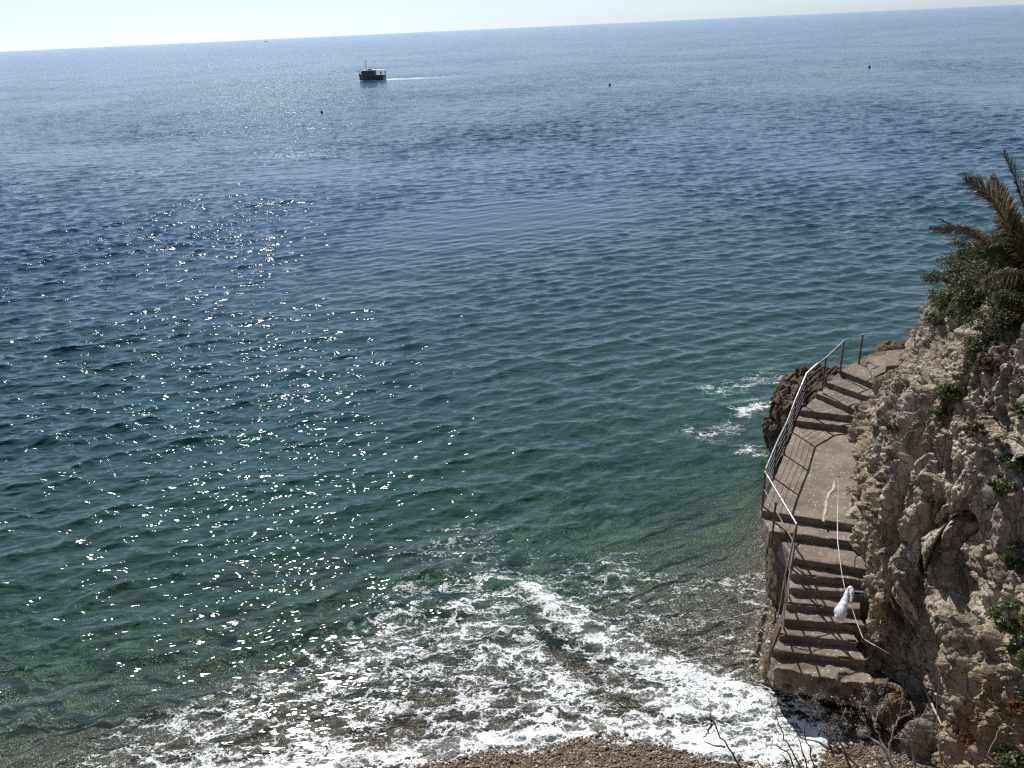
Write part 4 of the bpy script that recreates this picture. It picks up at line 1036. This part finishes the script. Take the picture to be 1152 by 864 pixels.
bpart('canopy', M['white'], boat, lambda bm: box(bm, (-2.9, 0, 2.95), (2.8, 2.4, .08)))
for sx in (-4.1, -1.9):
    for sy in (-1.05, 1.05): bpart('canopy_post', M['post'], boat, lambda bm: tube(bm, [(sx, sy, .8), (sx, sy, 2.93)], .04, 6))
def mast(bm):
    tube(bm, [(1.6, 0, 3), (1.6, 0, 5.6)], .07, 8); tube(bm, [(1.6, -.6, 4.7), (1.6, .6, 4.7)], .04, 6); tube(bm, [(1.6, 0, 4.4), (2.6, 0, 4.3)], .05, 6)
    bmesh.ops.create_icosphere(bm, subdivisions=2, radius=.16, matrix=Matrix.Translation((1.6, 0, 5.6)))
bpart('mast', M['post'], boat, mast)
bpart('radar', M['cabin'], boat, lambda bm: (box(bm, (.5, 0, 3.2), (.9, 1.1, .32)),))
def bow(bm):
    tube(bm, [(L / 2 - .6, -.8, 1.7), (L / 2 - .3, -.4, 2.5), (L / 2 + .7, 0, 2.75), (L / 2 - .3, .4, 2.5), (L / 2 - .6, .8, 1.7)], .05, 6)
    tube(bm, [(L / 2 - 1.8, -1.1, 1.5), (L / 2 - 1.8, -1.1, 2.4), (L / 2 - .3, -.4, 2.5)], .04, 6); tube(bm, [(L / 2 - 1.8, 1.1, 1.5), (L / 2 - 1.8, 1.1, 2.4), (L / 2 - .3, .4, 2.5)], .04, 6)
bpart('bow_rail', M['post'], boat, bow)
bc_ = (B_bow + B_st) / 2; yaw = math.atan2(fwd.y, fwd.x)
boat.location = (bc_.x, bc_.y, 0); boat.rotation_euler = (0, 0, yaw)

# people on the boat
def person(loc, rz, label, seed, pose=0, coat=(.03, .035, .05)):
    r = np.random.default_rng(seed)
    me = bpy.data.meshes.new('person'); bm = bmesh.new()
    J = {'pel': (0, 0, .95, .15), 'che': (.02 + .05 * pose, 0, 1.32, .17), 'nek': (.03 + .08 * pose, 0, 1.5, .06), 'hed': (.05 + .1 * pose, 0, 1.66, .11), 'top': (.05 + .1 * pose, 0, 1.75, .08)}
    for s, q in ((-1, 'l'), (1, 'r')):
        J['hip' + q] = (0, s * .1, .9, .1); J['kne' + q] = (.03, s * .12, .5, .07); J['ank' + q] = (-.02, s * .13, .1, .05); J['toe' + q] = (.16, s * .14, .04, .045)
        J['sho' + q] = (.02 + .05 * pose, s * .2, 1.42, .075); J['elb' + q] = (.04 + .1 * pose, s * .27, 1.14, .05); J['wri' + q] = (.24, s * .2, 1.0, .038); J['han' + q] = (.33, s * .18, .98, .04)
    E = [('pel', 'che'), ('che', 'nek'), ('nek', 'hed'), ('hed', 'top')]
    for q in 'lr': E += [('pel', 'hip' + q), ('hip' + q, 'kne' + q), ('kne' + q, 'ank' + q), ('ank' + q, 'toe' + q), ('che', 'sho' + q), ('sho' + q, 'elb' + q), ('elb' + q, 'wri' + q), ('wri' + q, 'han' + q)]
    ks = list(J); me.from_pydata([J[k][:3] for k in ks], [(ks.index(a), ks.index(b)) for a, b in E], [])
    o = bpy.data.objects.new('person', me); C.objects.link(o)
    o.modifiers.new('Skin', 'SKIN'); me.skin_vertices.new() if not me.skin_vertices else None
    for i, k in enumerate(ks): me.skin_vertices[0].data[i].radius = (J[k][3], J[k][3]); me.skin_vertices[0].data[i].use_root = (k == 'pel')
    sb = o.modifiers.new('Sub', 'SUBSURF'); sb.levels = sb.render_levels = 1
    dg = bpy.context.evaluated_depsgraph_get(); m2 = bpy.data.meshes.new_from_object(o.evaluated_get(dg)); m2.materials.clear(); m2.materials.append(simple_mat('dark_clothes', coat, .9, 0, .3, 8, .003))
    for p in m2.polygons: p.use_smooth = True
    o.modifiers.clear(); o.data = m2
    o.location = loc; o.rotation_euler = (0, 0, rz)
    return tag(o, label, 'person', 'people aboard the workboat')
def onboat(x, y, z): return boat.matrix_basis @ Vector((x, y, z))
bpy.context.view_layer.update()
person(onboat(L / 2 - 1.5, .2, 1.05), yaw, 'dark clothed person standing alone at the bow of the workboat', 1)
person(onboat(-3.2, .5, .92), yaw + 2, 'dark clothed person under the rear canopy of the workboat', 2, 1)
person(onboat(-4.3, -.4, .92), yaw + 3, 'dark clothed person standing rearmost at the stern of the workboat', 3)

# buoys
def buoy(px, py, d, label, col, band):
    c = at(px, py, 0); t = thing('buoy', label, 'buoy', tuple(c), 'mooring buoys on the open water')
    bm = bmesh.new(); bmesh.ops.create_uvsphere(bm, u_segments=20, v_segments=14, radius=d / 2, matrix=Matrix.Translation((0, 0, d * .25)))
    obj('float', bm, simple_mat('buoy_paint', col, .5, 0, .2, 5, .002), t, smooth=True)
    bm = bmesh.new(); tube(bm, [(0, 0, d * .72), (0, 0, d * .86)], d * .13, 12); tube(bm, [(d * .1 * math.cos(a), 0, d * .93 + d * .1 * math.sin(a)) for a in np.linspace(0, 6.28, 13)], d * .03, 6)
    obj('eye', bm, M['post'], t, sharp=40)
    bm = bmesh.new(); tube(bm, [(0, 0, d * .22), (0, 0, d * .34)], d * .515, 24)
    obj('band', bm, simple_mat('buoy_band', band, .5), t, sharp=40)
buoy(362, 127, .5, 'dark round buoy floating below and left of the workboat', (.02, .018, .02), (.05, .02, .02))
buoy(686, 96, .55, 'dark buoy with a pale orange top right of the wake', (.10, .05, .03), (.35, .15, .06))
buoy(978, 76, .65, 'dark buoy farthest to the right on the open water', (.015, .02, .02), (.03, .03, .03))

# far boats
def far_boat(px, py, Ln, label, rz):
    c = at(px, py, 0); t = thing('distant_boat', label, 'boat', tuple(c), 'tiny boats near the horizon'); t.rotation_euler = (0, 0, rz)
    boat_hull(Ln, Ln * .3, Ln * .11, 'hull', M['hull'], t)
    bpart('cabin', M['cabin'], t, lambda bm: box(bm, (0, 0, Ln * .17), (Ln * .35, Ln * .18, Ln * .16)))
far_boat(299, 47, 13, 'tiny dark boat just under the horizon at the left', .2)
far_boat(468, 41.7, 5, 'tiny dark boat speck beyond the workboat', .3)
far_boat(664, 30.5, 5, 'tiny dark boat speck right of centre under the horizon', 1.)
far_boat(761, 22.7, 20, 'tiny boat farthest out on the horizon right of centre', .1)

# ------------------------------------------------------------------ light
SUN_AZ, SUN_EL = R(-20.5), R(46)       # azimuth measured from +Y towards +X
sd_v = Vector((math.sin(SUN_AZ) * math.cos(SUN_EL), math.cos(SUN_AZ) * math.cos(SUN_EL), math.sin(SUN_EL)))
sl = bpy.data.lights.new('sun', 'SUN'); sl.energy = 5.0; sl.angle = R(.53); sl.color = (1, .95, .88)
so = bpy.data.objects.new('sun', sl); C.objects.link(so); so.rotation_euler = sd_v.to_track_quat('Z', 'Y').to_euler()
w = bpy.data.worlds.new('World'); S.world = w; w.use_nodes = True; nt = w.node_tree
bg = nt.nodes['Background']; sk = nt.nodes.new('ShaderNodeTexSky'); sk.sky_type = 'NISHITA'; sk.sun_disc = False
sk.sun_elevation = SUN_EL; sk.sun_rotation = SUN_AZ; sk.air_density = .75; sk.dust_density = .35; sk.ozone_density = 3.0; sk.altitude = 10
hs = nt.nodes.new('ShaderNodeHueSaturation'); hs.inputs['Saturation'].default_value = .56; nt.links.new(sk.outputs[0], hs.inputs['Color'])
wb = nt.nodes.new('ShaderNodeMix'); wb.data_type = 'RGBA'; wb.blend_type = 'MULTIPLY'; wb.inputs[0].default_value = 1; wb.inputs[7].default_value = (.895, 1.0, 1.15, 1); nt.links.new(hs.outputs[0], wb.inputs[6]); nt.links.new(wb.outputs[2], bg.inputs[0]); bg.inputs[1].default_value = .078
S.view_settings.view_transform = 'Standard'; S.view_settings.look = 'None'; S.view_settings.exposure = .42; S.view_settings.gamma = 1
S.view_settings.use_curve_mapping = False
S.render.engine = 'CYCLES'
S.cycles.use_denoising = False; S.cycles.filter_width = 1.35
S.cycles.max_bounces = 6; S.cycles.diffuse_bounces = 2; S.cycles.glossy_bounces = 3; S.cycles.transparent_max_bounces = 8
S.cycles.caustics_reflective = False; S.cycles.caustics_refractive = False
S.cycles.sample_clamp_direct = 5; S.cycles.sample_clamp_indirect = 4
